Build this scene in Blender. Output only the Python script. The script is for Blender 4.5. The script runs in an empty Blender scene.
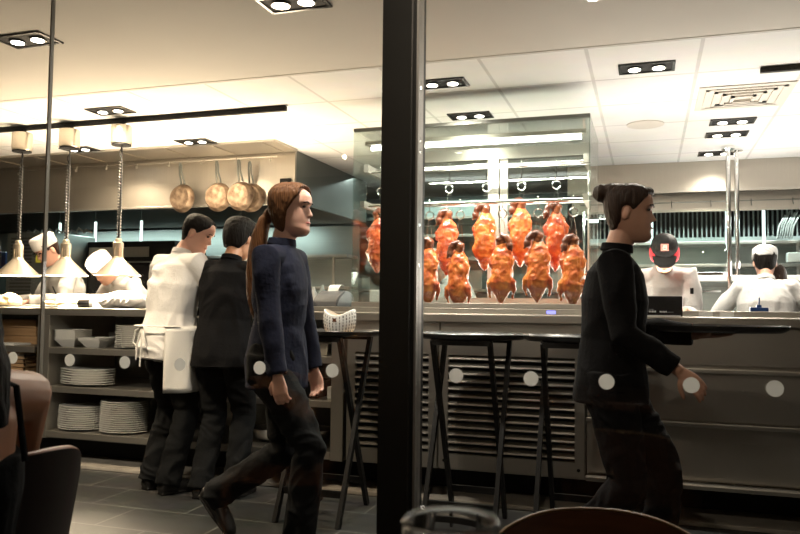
import bpy, bmesh, math, random
from mathutils import Vector as V, Matrix, Quaternion, noise
random.seed(7)
PI = math.pi
sc = bpy.context.scene
col = sc.collection
def R(d): return math.radians(d)

# ------------------------------------------------------------------ materials
def mat(name, c=(.8,.8,.8), rough=.5, metal=0, vary=0, scale=8, stretch=(1,1,1), bump=0, coat=0, sheen=0,
        emit=None, estr=0, c2=None, sss=0, rvary=0, spec=None):
    m = bpy.data.materials.new(name); m.use_nodes = True
    nt = m.node_tree; N = nt.nodes; L = nt.links
    b = N['Principled BSDF']
    b.inputs['Base Color'].default_value = (*c,1); b.inputs['Roughness'].default_value = rough
    b.inputs['Metallic'].default_value = metal
    if coat: b.inputs['Coat Weight'].default_value = coat; b.inputs['Coat Roughness'].default_value = .12
    if sheen: b.inputs['Sheen Weight'].default_value = sheen
    if sss:
        b.inputs['Subsurface Weight'].default_value = sss; b.inputs['Subsurface Radius'].default_value = (.02,.008,.004)
    if spec is not None: b.inputs['Specular IOR Level'].default_value = spec
    if emit:
        b.inputs['Emission Color'].default_value = (*emit,1); b.inputs['Emission Strength'].default_value = estr
    if vary or bump or c2 or rvary:
        tc = N.new('ShaderNodeTexCoord'); mp = N.new('ShaderNodeMapping'); mp.inputs['Scale'].default_value = stretch
        L.new(tc.outputs['Object'], mp.inputs['Vector'])
        n = N.new('ShaderNodeTexNoise'); n.inputs['Scale'].default_value = scale; n.inputs['Detail'].default_value = 6
        L.new(mp.outputs[0], n.inputs['Vector'])
        if vary or c2:
            r = N.new('ShaderNodeValToRGB'); e = r.color_ramp.elements
            e[0].position = .32; e[1].position = .68
            if c2: e[0].color = (*c,1); e[1].color = (*c2,1)
            else:
                e[0].color = (*[x*(1-vary) for x in c],1); e[1].color = (*[min(1,x*(1+vary)) for x in c],1)
            L.new(n.outputs['Fac'], r.inputs['Fac']); L.new(r.outputs['Color'], b.inputs['Base Color'])
        if rvary:
            mr = N.new('ShaderNodeMapRange'); mr.inputs['To Min'].default_value = rough-rvary; mr.inputs['To Max'].default_value = rough+rvary
            mr.inputs['From Min'].default_value=.3; mr.inputs['From Max'].default_value=.7
            L.new(n.outputs['Fac'], mr.inputs['Value']); L.new(mr.outputs[0], b.inputs['Roughness'])
        if bump:
            bp = N.new('ShaderNodeBump'); bp.inputs['Strength'].default_value = bump; bp.inputs['Distance'].default_value = .01
            L.new(n.outputs['Fac'], bp.inputs['Height']); L.new(bp.outputs[0], b.inputs['Normal'])
    return m
def emis(name, c, s):
    m = bpy.data.materials.new(name); m.use_nodes = True; nt = m.node_tree
    for n in list(nt.nodes): nt.nodes.remove(n)
    e = nt.nodes.new('ShaderNodeEmission'); o = nt.nodes.new('ShaderNodeOutputMaterial')
    e.inputs[0].default_value = (*c,1); e.inputs[1].default_value = s; nt.links.new(e.outputs[0], o.inputs[0]); return m
def pane_mat(name, tint=(1,1,1), ior=1.45, gain=1.0):
    m = bpy.data.materials.new(name); m.use_nodes = True; nt = m.node_tree; N = nt.nodes; L = nt.links
    for n in list(N): N.remove(n)
    t = N.new('ShaderNodeBsdfTransparent'); t.inputs[0].default_value = (*tint,1)
    g = N.new('ShaderNodeBsdfGlossy'); g.inputs['Roughness'].default_value = 0.0
    lw = N.new('ShaderNodeLayerWeight'); lw.inputs[0].default_value = .5
    pw = N.new('ShaderNodeMath'); pw.operation = 'POWER'; pw.inputs[1].default_value = 5
    mu = N.new('ShaderNodeMath'); mu.operation = 'MULTIPLY_ADD'; mu.inputs[1].default_value = .9; mu.inputs[2].default_value = .04*gain; mu.use_clamp = True
    mx = N.new('ShaderNodeMixShader'); o = N.new('ShaderNodeOutputMaterial')
    L.new(lw.outputs['Facing'], pw.inputs[0]); L.new(pw.outputs[0], mu.inputs[0]); L.new(mu.outputs[0], mx.inputs[0]); L.new(t.outputs[0], mx.inputs[1]); L.new(g.outputs[0], mx.inputs[2]); L.new(mx.outputs[0], o.inputs[0])
    return m
def brick_mat(name, c1, c2, mortar, w, h, ms, loc=(0,0,0), offset=.5, rough=.4, bump=.3, spec_vary=True, metal=0):
    m = mat(name, c1, rough); nt = m.node_tree; N = nt.nodes; L = nt.links; b = N['Principled BSDF']
    tc = N.new('ShaderNodeTexCoord'); mp = N.new('ShaderNodeMapping'); mp.inputs['Location'].default_value = loc
    L.new(tc.outputs['Object'], mp.inputs['Vector'])
    k = N.new('ShaderNodeTexBrick'); k.inputs['Scale'].default_value = 1; k.inputs['Brick Width'].default_value = w
    k.inputs['Row Height'].default_value = h; k.inputs['Mortar Size'].default_value = ms; k.inputs['Mortar Smooth'].default_value = .1
    k.inputs['Color1'].default_value = (*c1,1); k.inputs['Color2'].default_value = (*c2,1); k.inputs['Mortar'].default_value = (*mortar,1)
    k.offset = offset; L.new(mp.outputs[0], k.inputs['Vector'])
    n = N.new('ShaderNodeTexNoise'); n.inputs['Scale'].default_value = 6; n.inputs['Detail'].default_value = 8; L.new(tc.outputs['Object'], n.inputs['Vector'])
    mx = N.new('ShaderNodeMixRGB'); mx.blend_type = 'OVERLAY'; mx.inputs['Fac'].default_value = .35
    L.new(k.outputs['Color'], mx.inputs['Color1']); L.new(n.outputs['Color'], mx.inputs['Color2'])
    hs = N.new('ShaderNodeHueSaturation'); hs.inputs['Saturation'].default_value = .55
    L.new(mx.outputs[0], hs.inputs['Color']); L.new(hs.outputs[0], b.inputs['Base Color'])
    bp = N.new('ShaderNodeBump'); bp.inputs['Strength'].default_value = bump; bp.inputs['Distance'].default_value = .004
    iv = N.new('ShaderNodeMath'); iv.operation = 'SUBTRACT'; iv.inputs[0].default_value = 1; L.new(k.outputs['Fac'], iv.inputs[1])
    ad = N.new('ShaderNodeMath'); ad.operation = 'ADD'; L.new(iv.outputs[0], ad.inputs[0]); L.new(n.outputs['Fac'], ad.inputs[1])
    L.new(ad.outputs[0], bp.inputs['Height']); L.new(bp.outputs[0], b.inputs['Normal'])
    return m

M = {}
M['steel'] = mat('steel', (.52,.49,.44), .36, .92, vary=.012, scale=2, stretch=(1,2,4))
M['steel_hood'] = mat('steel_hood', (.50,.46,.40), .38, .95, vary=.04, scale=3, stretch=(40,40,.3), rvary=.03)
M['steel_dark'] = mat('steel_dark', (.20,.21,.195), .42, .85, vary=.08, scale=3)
M['steel_cool'] = mat('steel_cool', (.36,.40,.38), .34, .9, vary=.06, scale=4, stretch=(.5,10,20))
M['chrome'] = mat('chrome', (.85,.85,.84), .12, 1)
M['white_wall'] = mat('white_wall', (.72,.70,.66), .6, vary=.03)
M['kitchen_wall'] = brick_mat('kitchen_wall', (.30,.34,.33), (.26,.31,.30), (.2,.22,.22), 1.2, .9, .006, rough=.35, metal=0)
M['ceil_dry'] = mat('ceil_dry', (.66,.62,.56), .8, vary=.03, scale=2)
M['ceil_tile'] = brick_mat('ceil_tile', (.82,.80,.77), (.80,.78,.75), (.60,.58,.55), .55, .57, .010, loc=(.29,-3.85,0), offset=0, rough=.75, bump=.1)
M['floor'] = brick_mat('floor', (.022,.024,.024), (.036,.037,.034), (.10,.10,.09), .60, .337, .005, loc=(2.66+.3,-3.23,0), offset=.5, rough=.36, bump=.25)
M['curb'] = mat('curb', (.42,.38,.33), .6, vary=.15, scale=10)
M['black'] = mat('black', (.006,.006,.006), .6, spec=.2)
M['black_gloss'] = mat('black_gloss', (.015,.014,.014), .22)
M['mullion'] = mat('mullion', (.014,.014,.012), .45, vary=.1)
M['alu'] = mat('alu', (.55,.53,.50), .4, .8)
M['seam'] = mat('seam', (.30,.27,.22), .5)
M['pane'] = pane_mat('pane', (.985,.99,.985), 1.4, .8)
M['case_glass'] = pane_mat('case_glass', (.93,.965,.95), 1.45, 1.0)
M['frost'] = mat('frost', (.88,.88,.86), .9)
_n=M['frost'].node_tree; _t=_n.nodes.new('ShaderNodeBsdfTranslucent'); _t.inputs[0].default_value=(.9,.9,.88,1); _m=_n.nodes.new('ShaderNodeMixShader'); _m.inputs[0].default_value=.6
_n.links.new(_n.nodes['Principled BSDF'].outputs[0],_m.inputs[1]); _n.links.new(_t.outputs[0],_m.inputs[2]); _n.links.new(_m.outputs[0],_n.nodes['Material Output'].inputs[0])
M['white_china'] = mat('white_china', (.82,.81,.78), .25, coat=.3)
M['bamboo'] = mat('bamboo', (.36,.20,.09), .55, c2=(.50,.31,.16), scale=6, stretch=(1,1,8))
M['tray'] = mat('tray', (.02,.02,.021), .30, vary=.3, scale=14)
M['blackwood'] = mat('blackwood', (.007,.0065,.006), .5, spec=.25, vary=.3, scale=5, stretch=(6,6,1))
M['wood'] = mat('wood', (.11,.038,.015), .35, c2=(.18,.070,.028), scale=5, stretch=(1.2,5,9), coat=.4)
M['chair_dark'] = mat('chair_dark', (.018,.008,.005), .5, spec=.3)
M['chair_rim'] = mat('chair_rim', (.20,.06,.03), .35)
M['wood_edge'] = mat('wood_edge', (.50,.33,.17), .4, vary=.1)
M['skin'] = mat('skin', (.60,.33,.23), .5, vary=.06, scale=14, sss=.12)
M['skin_pale'] = mat('skin_pale', (.66,.38,.29), .5, vary=.07, scale=14, sss=.12)
M['skin_tan'] = mat('skin_tan', (.46,.22,.12), .45, vary=.06, scale=14, sss=.1)
M['coat_white'] = mat('coat_white', (.60,.59,.58), .85, vary=.03, bump=.25, scale=120, sheen=.2)
M['apron'] = mat('apron', (.66,.65,.62), .85, bump=.25, scale=120)
M['cloth_black'] = mat('cloth_black', (.005,.005,.0057), .95, vary=.2, bump=.2, scale=90, spec=.12)
M['cloth_navy'] = mat('cloth_navy', (.010,.0125,.028), .9, vary=.12, bump=.2, scale=90, spec=.2)
M['trouser'] = mat('trouser', (.0055,.006,.0065), .95, vary=.15, bump=.2, scale=70, spec=.15)
M['shoe'] = mat('shoe', (.012,.011,.010), .4)
M['hair_dark'] = mat('hair_dark', (.007,.005,.004), .55, spec=.18, bump=.8, scale=60, stretch=(3,3,.4))
M['hair_brown'] = mat('hair_brown', (.022,.011,.007), .5, spec=.25, c2=(.045,.022,.012), bump=.8, scale=30, stretch=(5,5,.4))
M['hair_auburn'] = mat('hair_auburn', (.070,.028,.010), .5, spec=.25, c2=(.15,.062,.022), bump=.8, scale=30, stretch=(6,6,.4))
M['eye'] = mat('eye', (.03,.02,.015), .15)
M['lip'] = mat('lip', (.45,.14,.12), .4)
M['red'] = mat('red', (.50,.02,.03), .7)
M['patch'] = mat('patch', (.75,.28,.22), .7)
M['yellow'] = mat('yellow', (.75,.72,.10), .5)
M['blue'] = mat('blue', (.02,.06,.20), .3)
M['green'] = mat('green', (.10,.35,.14), .5)
M['clear_plastic'] = mat('clear_plastic', (.55,.60,.56), .25)
M['bread'] = mat('bread', (.80,.62,.36), .7, c2=(.88,.78,.55), scale=15, bump=.5)
M['cork'] = mat('cork', (.55,.35,.2), .6)
M['printer'] = mat('printer', (.05,.055,.06), .45)
M['paper'] = mat('paper', (.85,.84,.80), .7)
M['amber'] = mat('amber', (.62,.34,.12), .6)
M['carbon_pan'] = mat('carbon_pan', (.085,.05,.03), .45, .65, c2=(.30,.22,.15), scale=16, rvary=.08)
M['shade'] = mat('shade', (.86,.76,.62), .30, .9)
M['coil'] = mat('coil', (.02,.02,.02), .3)
M['glow'] = emis('glow', (1,.93,.80), 14)
M['glow_warm'] = emis('glow_warm', (1,.72,.40), 30)
M['tube_glow'] = emis('tube_glow', (1,.97,.90), 7)
M['pipe_glow'] = emis('pipe_glow', (.78,1,.95), 2.2)  # glow given to pipes that are no lamps
M['screen'] = emis('screen', (.45,.7,.95), 1.2)
M['blue_led'] = emis('blue_led', (.25,.25,1), 2)
M['white_print'] = mat('white_print', (.8,.8,.8), .6)
M['gray_print'] = mat('gray_print', (.25,.26,.27), .6)
def duck_mat(name, a, b_, c):
    m = mat(name, a, .34, coat=.4); nt = m.node_tree; N = nt.nodes; L = nt.links; p = N['Principled BSDF']
    tc = N.new('ShaderNodeTexCoord'); n = N.new('ShaderNodeTexNoise'); n.inputs['Scale'].default_value = 16; n.inputs['Detail'].default_value = 5
    L.new(tc.outputs['Object'], n.inputs['Vector'])
    r = N.new('ShaderNodeValToRGB'); e = r.color_ramp.elements; e[0].position = .33; e[0].color = (*c,1); e[1].position = .66; e[1].color = (*b_,1)
    x = e.new(.5); x.color = (*a,1); L.new(n.outputs['Fac'], r.inputs['Fac']); L.new(r.outputs[0], p.inputs['Base Color'])
    bp = N.new('ShaderNodeBump'); bp.inputs['Strength'].default_value = .5; bp.inputs['Distance'].default_value = .008
    n2 = N.new('ShaderNodeTexNoise'); n2.inputs['Scale'].default_value = 35; L.new(tc.outputs['Object'], n2.inputs['Vector'])
    L.new(n2.outputs['Fac'], bp.inputs['Height']); L.new(bp.outputs[0], p.inputs['Normal']); return m
M['duck_a'] = duck_mat('duck_a', (.64,.135,.03), (.80,.27,.065), (.36,.05,.016))
M['duck_b'] = duck_mat('duck_b', (.56,.09,.028), (.72,.19,.05), (.30,.035,.014))
M['duck_head'] = duck_mat('duck_head', (.13,.030,.012), (.28,.08,.03), (.05,.012,.006))

# ------------------------------------------------------------------ mesh builder
class MB:
    def __init__(s): s.bm = bmesh.new()
    def box(s, x0,y0,z0, x1,y1,z1, bev=0):
        r = bmesh.ops.create_cube(s.bm, size=1)['verts']
        for v in r: v.co = V((x0+(v.co.x+.5)*(x1-x0), y0+(v.co.y+.5)*(y1-y0), z0+(v.co.z+.5)*(z1-z0)))
        if bev:
            ed = list({e for v in r for e in v.link_edges})
            bmesh.ops.bevel(s.bm, geom=ed, offset=bev, segments=2, affect='EDGES', profile=.6)
        return s
    def bar(s, a, b, w, h=None, up=(0,0,1)):
        a = V(a); b = V(b); h = h or w; d = (b-a).normalized(); up = V(up)
        if abs(d.dot(up)) > .98: up = V((0,1,0))
        sx = d.cross(up).normalized(); uy = sx.cross(d)
        vs = [s.bm.verts.new(p + sx*(i*w/2) + uy*(j*h/2)) for p in (a,b) for i,j in ((-1,-1),(1,-1),(1,1),(-1,1))]
        for q in ((3,2,1,0),(4,5,6,7),(0,1,5,4),(1,2,6,5),(2,3,7,6),(3,0,4,7)): s.bm.faces.new([vs[k] for k in q])
        return s
    def loft(s, pts, rad, side=(1,0,0), n=16, cap=True):
        pts = [V(p) for p in pts]; rad = [(r,r) if not isinstance(r,(tuple,list)) else r for r in rad]
        side = V(side); rings = []
        for i,p in enumerate(pts):
            t = (pts[min(i+1,len(pts)-1)]-pts[max(i-1,0)]).normalized()
            sd = side - t*side.dot(t)
            if sd.length < 1e-3: sd = t.orthogonal()
            sd.normalize(); d = t.cross(sd); side = sd
            rings.append([s.bm.verts.new(p + sd*(rad[i][0]*math.cos(a)) + d*(rad[i][1]*math.sin(a))) for a in [2*PI*k/n for k in range(n)]])
        for a,b in zip(rings, rings[1:]):
            for k in range(n): s.bm.faces.new((a[k],a[(k+1)%n],b[(k+1)%n],b[k]))
        if cap: s.bm.faces.new(rings[0][::-1]); s.bm.faces.new(rings[-1])
        return s
    def tube(s, pts, r, n=8): return s.loft(pts, [r]*len(pts), (.31,.77,.55), n)
    def lathe(s, prof, c=(0,0,0), n=28, axis='z', sx=1, sy=1, tw=None):
        c = V(c); rings = []
        for r,h in prof:
            ring = []
            for k in range(n):
                a = 2*PI*k/n; x = r*math.cos(a)*sx; y = r*math.sin(a)*sy
                p = {'z':V((x,y,h)), 'y':V((x,-h,y)), 'x':V((h,x,y))}[axis]
                ring.append(s.bm.verts.new(c+p))
            rings.append(ring)
        for a,b in zip(rings, rings[1:]):
            for k in range(n): s.bm.faces.new((a[k],a[(k+1)%n],b[(k+1)%n],b[k]))
        if prof[0][0] > 1e-5: s.bm.faces.new(rings[0][::-1])
        if prof[-1][0] > 1e-5: s.bm.faces.new(rings[-1])
        bmesh.ops.remove_doubles(s.bm, verts=[v for r in (rings[0],rings[-1]) for v in r], dist=1e-6)
        return s
    def ell(s, c, r, rot=None, n=16):
        q = bmesh.ops.create_uvsphere(s.bm, u_segments=n, v_segments=max(8,n*2//3), radius=1)['verts']
        for v in q:
            p = V((v.co.x*r[0], v.co.y*r[1], v.co.z*r[2]))
            if rot: p = rot @ p
            v.co = p + V(c)
        return s
    def torus(s, c, R_, r, axis='z', n=24, m=8, a0=0, a1=2*PI):
        c = V(c); full = abs(a1-a0-2*PI) < 1e-6; cnt = n if full else n+1; rings = []
        for i in range(cnt):
            a = a0+(a1-a0)*i/n
            if axis=='z': u = V((math.cos(a),math.sin(a),0)); w = V((0,0,1))
            elif axis=='y': u = V((math.cos(a),0,math.sin(a))); w = V((0,1,0))
            else: u = V((0,math.cos(a),math.sin(a))); w = V((1,0,0))
            rings.append([s.bm.verts.new(c+u*(R_+r*math.cos(b))+w*(r*math.sin(b))) for b in [2*PI*j/m for j in range(m)]])
        for i in range(n):
            a,b = rings[i], rings[(i+1)%cnt]
            for k in range(m): s.bm.faces.new((a[k],a[(k+1)%m],b[(k+1)%m],b[k]))
        return s
    def prism(s, poly, z0, z1, tf=None):
        tf = tf or (lambda x,y,z: (x,y,z))
        a = [s.bm.verts.new(tf(x,y,z0)) for x,y in poly]; b = [s.bm.verts.new(tf(x,y,z1)) for x,y in poly]; n = len(poly)
        s.bm.faces.new(a[::-1]); s.bm.faces.new(b)
        for k in range(n): s.bm.faces.new((a[k],a[(k+1)%n],b[(k+1)%n],b[k]))
        return s
    def build(s, name, m, parent=None, smooth=False, loc=None):
        bmesh.ops.recalc_face_normals(s.bm, faces=s.bm.faces)
        me = bpy.data.meshes.new(name); s.bm.to_mesh(me); s.bm.free()
        me.materials.append(M[m] if isinstance(m,str) else m)
        if smooth: finish_smooth(me, smooth)
        o = bpy.data.objects.new(name, me); col.objects.link(o)
        if parent: o.parent = parent
        if loc: o.location = loc
        return o
def finish_smooth(me, ang=True):
    me.polygons.foreach_set('use_smooth', [True]*len(me.polygons))
    if ang is True: ang = 40
    if ang < 180:
        try: me.set_sharp_from_angle(angle=R(ang))
        except Exception: pass
def tag(o, label=None, cat=None, group=None, kind=None):
    if label: o['label'] = label
    if cat: o['category'] = cat
    if group: o['group'] = group
    if kind: o['kind'] = kind
    return o
def empty(name, loc=(0,0,0), rz=0, label=None, cat=None, group=None):
    o = bpy.data.objects.new(name, None); col.objects.link(o); o.location = loc; o.rotation_euler.z = rz
    o.empty_display_size = .1
    return tag(o, label, cat, group)
def copy_tree(o, parent=None):
    kids = [c for c in col.objects if c.parent == o]
    c = o.copy(); col.objects.link(c); c.parent = parent
    for k in kids: copy_tree(k, c)
    return c
def struct(o): o['kind'] = 'structure'; return o
def remesh(mb, name, m, parent, voxel=.006, smooth=6, wr=0, wscale=8, wdir=(1,1,1), fine=0, seed=0, clip=None):
    """fuse overlapping lofts into one continuous surface, relax it, then add cloth folds"""
    o = mb.build(name+'_tmp', m)
    r = o.modifiers.new('r','REMESH'); r.mode = 'VOXEL'; r.voxel_size = voxel
    if smooth:
        q = o.modifiers.new('s','SMOOTH'); q.factor = .5; q.iterations = smooth
    dg = bpy.context.evaluated_depsgraph_get(); dg.update()
    me = bpy.data.meshes.new_from_object(o.evaluated_get(dg)); me.name = name
    old = o.data; bpy.data.objects.remove(o); bpy.data.meshes.remove(old)
    if wr or fine:
        off = V((seed*7.3, seed*3.1, seed*1.7)); W = V(wdir)
        nr = [v.normal.copy() for v in me.vertices]
        for v,n in zip(me.vertices, nr):
            p = v.co
            q = V((p.x*W.x, p.y*W.y, p.z*W.z))*wscale + off
            warp = noise.noise(q*.5)*1.6
            nn = noise.noise(q + V((warp,warp,warp)))
            a = 1-math.sqrt(nn*nn+.012)*2.3     # soft ridged folds
            d = wr*(a-.35)
            if fine: d += fine*noise.noise(p*60+off)
            v.co = p + n*d
    me.materials.clear(); me.materials.append(M[m] if isinstance(m,str) else m)
    finish_smooth(me, 180)
    n = bpy.data.objects.new(name, me); col.objects.link(n); n.parent = parent
    return n
def light(name, kind, loc, energy, color=(1,1,1), size=.1, target=None, spot=None, blend=.5, sy=None, spread=None):
    l = bpy.data.lights.new(name, kind); l.energy = energy; l.color = color
    if kind == 'AREA':
        l.size = size
        if sy: l.shape = 'RECTANGLE'; l.size_y = sy
        else: l.shape = 'DISK'
        if spread: l.spread = R(spread)
    elif kind in ('SPOT','POINT'): l.shadow_soft_size = size
    if spot: l.spot_size = R(spot); l.spot_blend = blend
    o = bpy.data.objects.new(name, l); col.objects.link(o); o.location = loc
    if target is not None:
        o.rotation_euler = (V(target)-V(loc)).to_track_quat('-Z','Y').to_euler()
    return o

# ------------------------------------------------------------------ camera
F = 760.; HC = 1.12
yaw = math.atan(248/F); pitch = math.atan(39/F); roll = .0115
cam = bpy.data.cameras.new('camera'); cam.sensor_width = 36; cam.lens = 36*F/800; cam.clip_start = .05
co = bpy.data.objects.new('camera', cam); col.objects.link(co); co.location = (0,0,HC)
fw = V((-math.sin(yaw)*math.cos(pitch), math.cos(yaw)*math.cos(pitch), math.sin(pitch)))
r0 = V((math.cos(yaw), math.sin(yaw), 0)); u0 = r0.cross(fw)
Rr = r0*math.cos(roll)+u0*math.sin(roll); Uu = u0*math.cos(roll)-r0*math.sin(roll)
co.matrix_world = Matrix((( Rr.x,Uu.x,-fw.x,0),(Rr.y,Uu.y,-fw.y,0),(Rr.z,Uu.z,-fw.z,HC),(0,0,0,1)))
cam.dof.use_dof = True; cam.dof.focus_distance = 4.6; cam.dof.aperture_fstop = 8
sc.camera = co

# ------------------------------------------------------------------ room shell
XL, XR, YB, YF, ZC = -9.0, 4.2, -3.0, 8.7, 2.42
struct(MB().box(XL,YB,-.1,XR,YF,0).build('floor','floor'))
struct(MB().box(XL,YB,ZC,XR,3.83,ZC+.1).build('ceiling','ceil_dry'))
struct(MB().box(XL,3.83,ZC,XR,YF,ZC+.1).build('ceiling','ceil_tile'))
struct(MB().box(XL-.1,YB,0,XL,YF,ZC).build('wall_left','white_wall'))
struct(MB().box(XR,YB,0,XR+.1,YF,ZC).build('wall_right','white_wall'))
struct(MB().box(XL,YF,0,XR,YF+.1,ZC).build('wall_back','kitchen_wall'))
M['dining_wall'] = mat('dining_wall', (.10,.06,.04), .7, vary=.2)
struct(MB().box(XL,YB-.1,0,XR,YB,ZC).build('wall_front','dining_wall'))
struct(MB().box(XL,3.826,ZC-.0025,XR,3.838,ZC).build('trim_1','ceil_dry'))
struct(MB().box(XL,4.27,0,XR,4.62,.022,.004).build('trim_2','curb'))
# glass wall between dining room and open kitchen
GY = 2.0
def pane(nm, x0, x1, dots):
    w = struct(MB().box(x0,GY,0.0,x1,GY+.012,ZC).build(nm,'pane'))
    for x in dots:
        d = MB().lathe([(0.0001,0),(.0195,0),(.0195,.001),(.0001,.001)], (x,GY-.002,.935), axis='y', n=24).build('frosted_dot','frost',w)
    return w
pane('window_1', XL, -1.887, [-2.19,-1.99])
pane('window_2', -1.880, -.699, [-1.76,-1.55,-1.35,-1.08,-.85])
pane('window_3', -.599, XR, [-.49,-.29,-.10,.10,.285,.48,.68])
struct(MB().box(-1.8865,GY-.001,0,-1.8805,GY+.013,ZC).build('trim_3','seam'))
struct(MB().box(-.698,1.96,0,-.613,2.10,ZC).build('trim_4','mullion'))
struct(MB().box(-.613,1.985,0,-.606,2.06,ZC).build('trim_5','mullion'))
struct(MB().box(-.606,1.985,0,-.600,2.035,ZC).build('trim_6','alu'))
# steel-clad ceiling strip in front of the left hood
p = MB().box(XL,5.31,ZC-.018,-2.78,5.72,ZC-.001)
for k in range(14): p.box(-2.9-k*.45,5.32,ZC-.024,-2.893-k*.45,5.71,ZC-.018)
struct(p.build('trim_7','steel_hood'))

# ------------------------------------------------------------------ ceiling fixtures
def downlight():
    t = empty('downlight', (0,0,ZC))
    f = MB(); a,b = .145,.085
    for x0,y0,x1,y1 in ((-a,-b,a,-b+.014),(-a,b-.014,a,b),(-a,-b,-a+.014,b),(a-.014,-b,a,b)): f.box(x0,y0,-.008,x1,y1,0)
    f.build('frame','black_gloss',t)
    MB().box(-a+.01,-b+.01,-.003,a-.01,b-.01,-.0005).build('recess','black',t)
    for s in (-1,1):
        bm_ = MB().lathe([(.018,-.004),(.040,-.010),(.040,-.012),(.034,-.012)], (s*.062,0,0), n=20).build('lamp_ring','chrome',t, smooth=True)
        MB().lathe([(.0001,-.0125),(.030,-.0125),(.030,-.0145),(.0001,-.0175)], (s*.062,0,0), n=20).build('bulb','glow',bm_)
    return t
DL = [(-2.92,2.95,'twin square downlight at the top left corner of the smooth ceiling'),
      (-1.44,2.90,'twin downlight in the smooth ceiling left of the black post'),
      (-3.45,4.22,'twin downlight right above the heat lamp track'),
      (-3.44,5.22,'twin downlight between the track and the hanging pans'),
      (-4.58,5.23,'twin downlight behind the heat lamps beside the left hood'),
      (-1.13,4.22,'twin downlight just right of the black post, nearer of two above the duck case'),
      (-1.14,5.00,'twin downlight directly above the glass duck case'),
      (0.00,4.24,'lone twin downlight in the tiles at the upper right, in front of the air diffuser'),
      (.56,5.63,'twin downlight just behind the air diffuser, nearest of three in a column'),
      (.56,6.04,'middle twin downlight of the three behind the air diffuser'),
      (.55,6.76,'twin downlight beside the top of the steel poles')]
d0 = downlight(); KW = (1,.86,.66)
for i,(x,y,lb) in enumerate(DL):
    o = d0 if i == 0 else copy_tree(d0)
    o.location = (x,y,ZC); tag(o, lb, 'ceiling light', 'recessed twin downlights')
    warm = (1,.80,.56) if x < -2 else (1,.90,.76)
    pw = (55 if x<-2 else 36) if y > 3.5 else (110 if i==0 else 40)
    light('downlight_beam','SPOT',(x,y,ZC-.03),pw*2.2,warm,.05,(x,y,0),(150 if i else 105),.8)
# air diffuser
t = empty('air_diffuser',(.555,4.99,ZC),0,'white square air diffuser in the ceiling tiles at the upper right','air vent')
f = MB(); f.box(-.26,-.27,-.006,.26,.27,-.001)
for k,s in enumerate((.22,.17,.12,.07)):
    z = -.008-.003*k
    for a in ((-s,-s,s,-s+.02),(-s,s-.02,s,s),(-s,-s,-s+.02,s),(s-.02,-s,s,s)): f.box(a[0],a[1],z-.004,a[2],a[3],z+.01)
f.build('louvre','ceil_dry',t)
MB().box(-.16,.12,-.011,.16,.16,-.0065).build('slot','black',t)
tag(MB().lathe([(.125,0),(.125,-.006),(.110,-.010),(.0001,-.012)], (-.01,5.57,ZC-.0005), n=36).build('ceiling_speaker','ceil_dry',smooth=True),
    'round white flush ceiling speaker behind the lone right downlight','speaker')
tag(MB().lathe([(.05,0),(.05,-.02),(.03,-.03),(.0001,-.03)], (-.52,5.9,ZC-.0005), n=24).build('smoke_detector','alu',smooth=True),
    'small round smoke detector on the ceiling behind the duck case','smoke detector')
# tracks
tag(MB().box(-8.9,4.415,ZC-.035,-2.24,4.445,ZC-.002,.003).build('lamp_track','black'),'long black ceiling track carrying the three heat lamps','track')
tag(MB().box(.58,4.40,ZC-.03,4.1,4.43,ZC-.002,.003).build('lamp_track','black'),'short end of black ceiling track at the upper right edge','track')

# ------------------------------------------------------------------ heat lamps
def heat_lamp(i, x, lb):
    t = empty('heat_lamp',(x,4.43,1.31),0,lb,'heat lamp','conical heat lamps over the pass')
    MB().lathe([(.026,1.075),(.026,1.04)],n=14).build('mount','black',t)
    c = MB().lathe([(.072,.93),(.072,1.05),(.068,1.056),(.0001,1.056)],n=28); c.lathe([(.0001,.925),(.066,.925),(.070,.93),(.070,.945),(.0001,.945)],n=28)
    c.build('canister','shade',t,smooth=True)
    MB().lathe([(.0001,.915),(.067,.915),(.067,.9245),(.0001,.9245)],n=28).build('canister_base','black',t)
    pts = []
    for k in range(9): pts.append((.012*math.sin(k*.6+i), 0, .92-.012*k))
    n = 26*10
    for k in range(n+1):
        u = k/n; pts.append((.012*math.cos(2*PI*26*u), .012*math.sin(2*PI*26*u), .81-.56*u*(.98)))
    MB().tube(pts,.0045,6).build('coil_cord','coil',t,smooth=True)
    MB().tube([(.006,0,.90),(.003,.004,.5),(0,0,.24)],.006,8).build('straight_cord','coil',t,smooth=True)
    nk = MB().lathe([(.018,.26),(.024,.25),(.024,.235),(.036,.228),(.036,.195)],n=24)
    for k in range(10):
        a = 2*PI*k/10; nk.bar((.032*math.cos(a),.032*math.sin(a),.13),(.032*math.cos(a),.032*math.sin(a),.20),.012,.004,(math.cos(a),math.sin(a),.01))
    nk.lathe([(.036,.132),(.038,.128),(.042,.118)],n=24); nk.lathe([(.0001,.118),(.02,.118),(.02,.23),(.0001,.23)],n=16)
    nk.build('neck','shade',t,smooth=True)
    sh = MB(); P = [(.040,.118),(.046,.112),(.150,.008),(.158,.0),(.155,-.001),(.146,.006),(.043,.108),(.036,.112)]
    sh.lathe(P,n=40); sh.build('lamp_shade','shade',t,smooth=True)
    MB().lathe([(.0001,.018),(.025,.02),(.038,.035),(.040,.05),(.025,.085),(.0001,.10)],n=20).build('bulb','glow_warm',t,smooth=True)
    light('heat_lamp_light','SPOT',(x,4.43,1.325),90,(1,.80,.55),.05,(x,4.43,0),150,.6)
heat_lamp(0,-4.40,'conical heat lamp at the far left edge, left of the glass seam')
heat_lamp(1,-3.97,'middle heat lamp hanging in front of the chef with glasses')
heat_lamp(2,-3.52,'rightmost heat lamp, nearest the man in the white coat')

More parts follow.
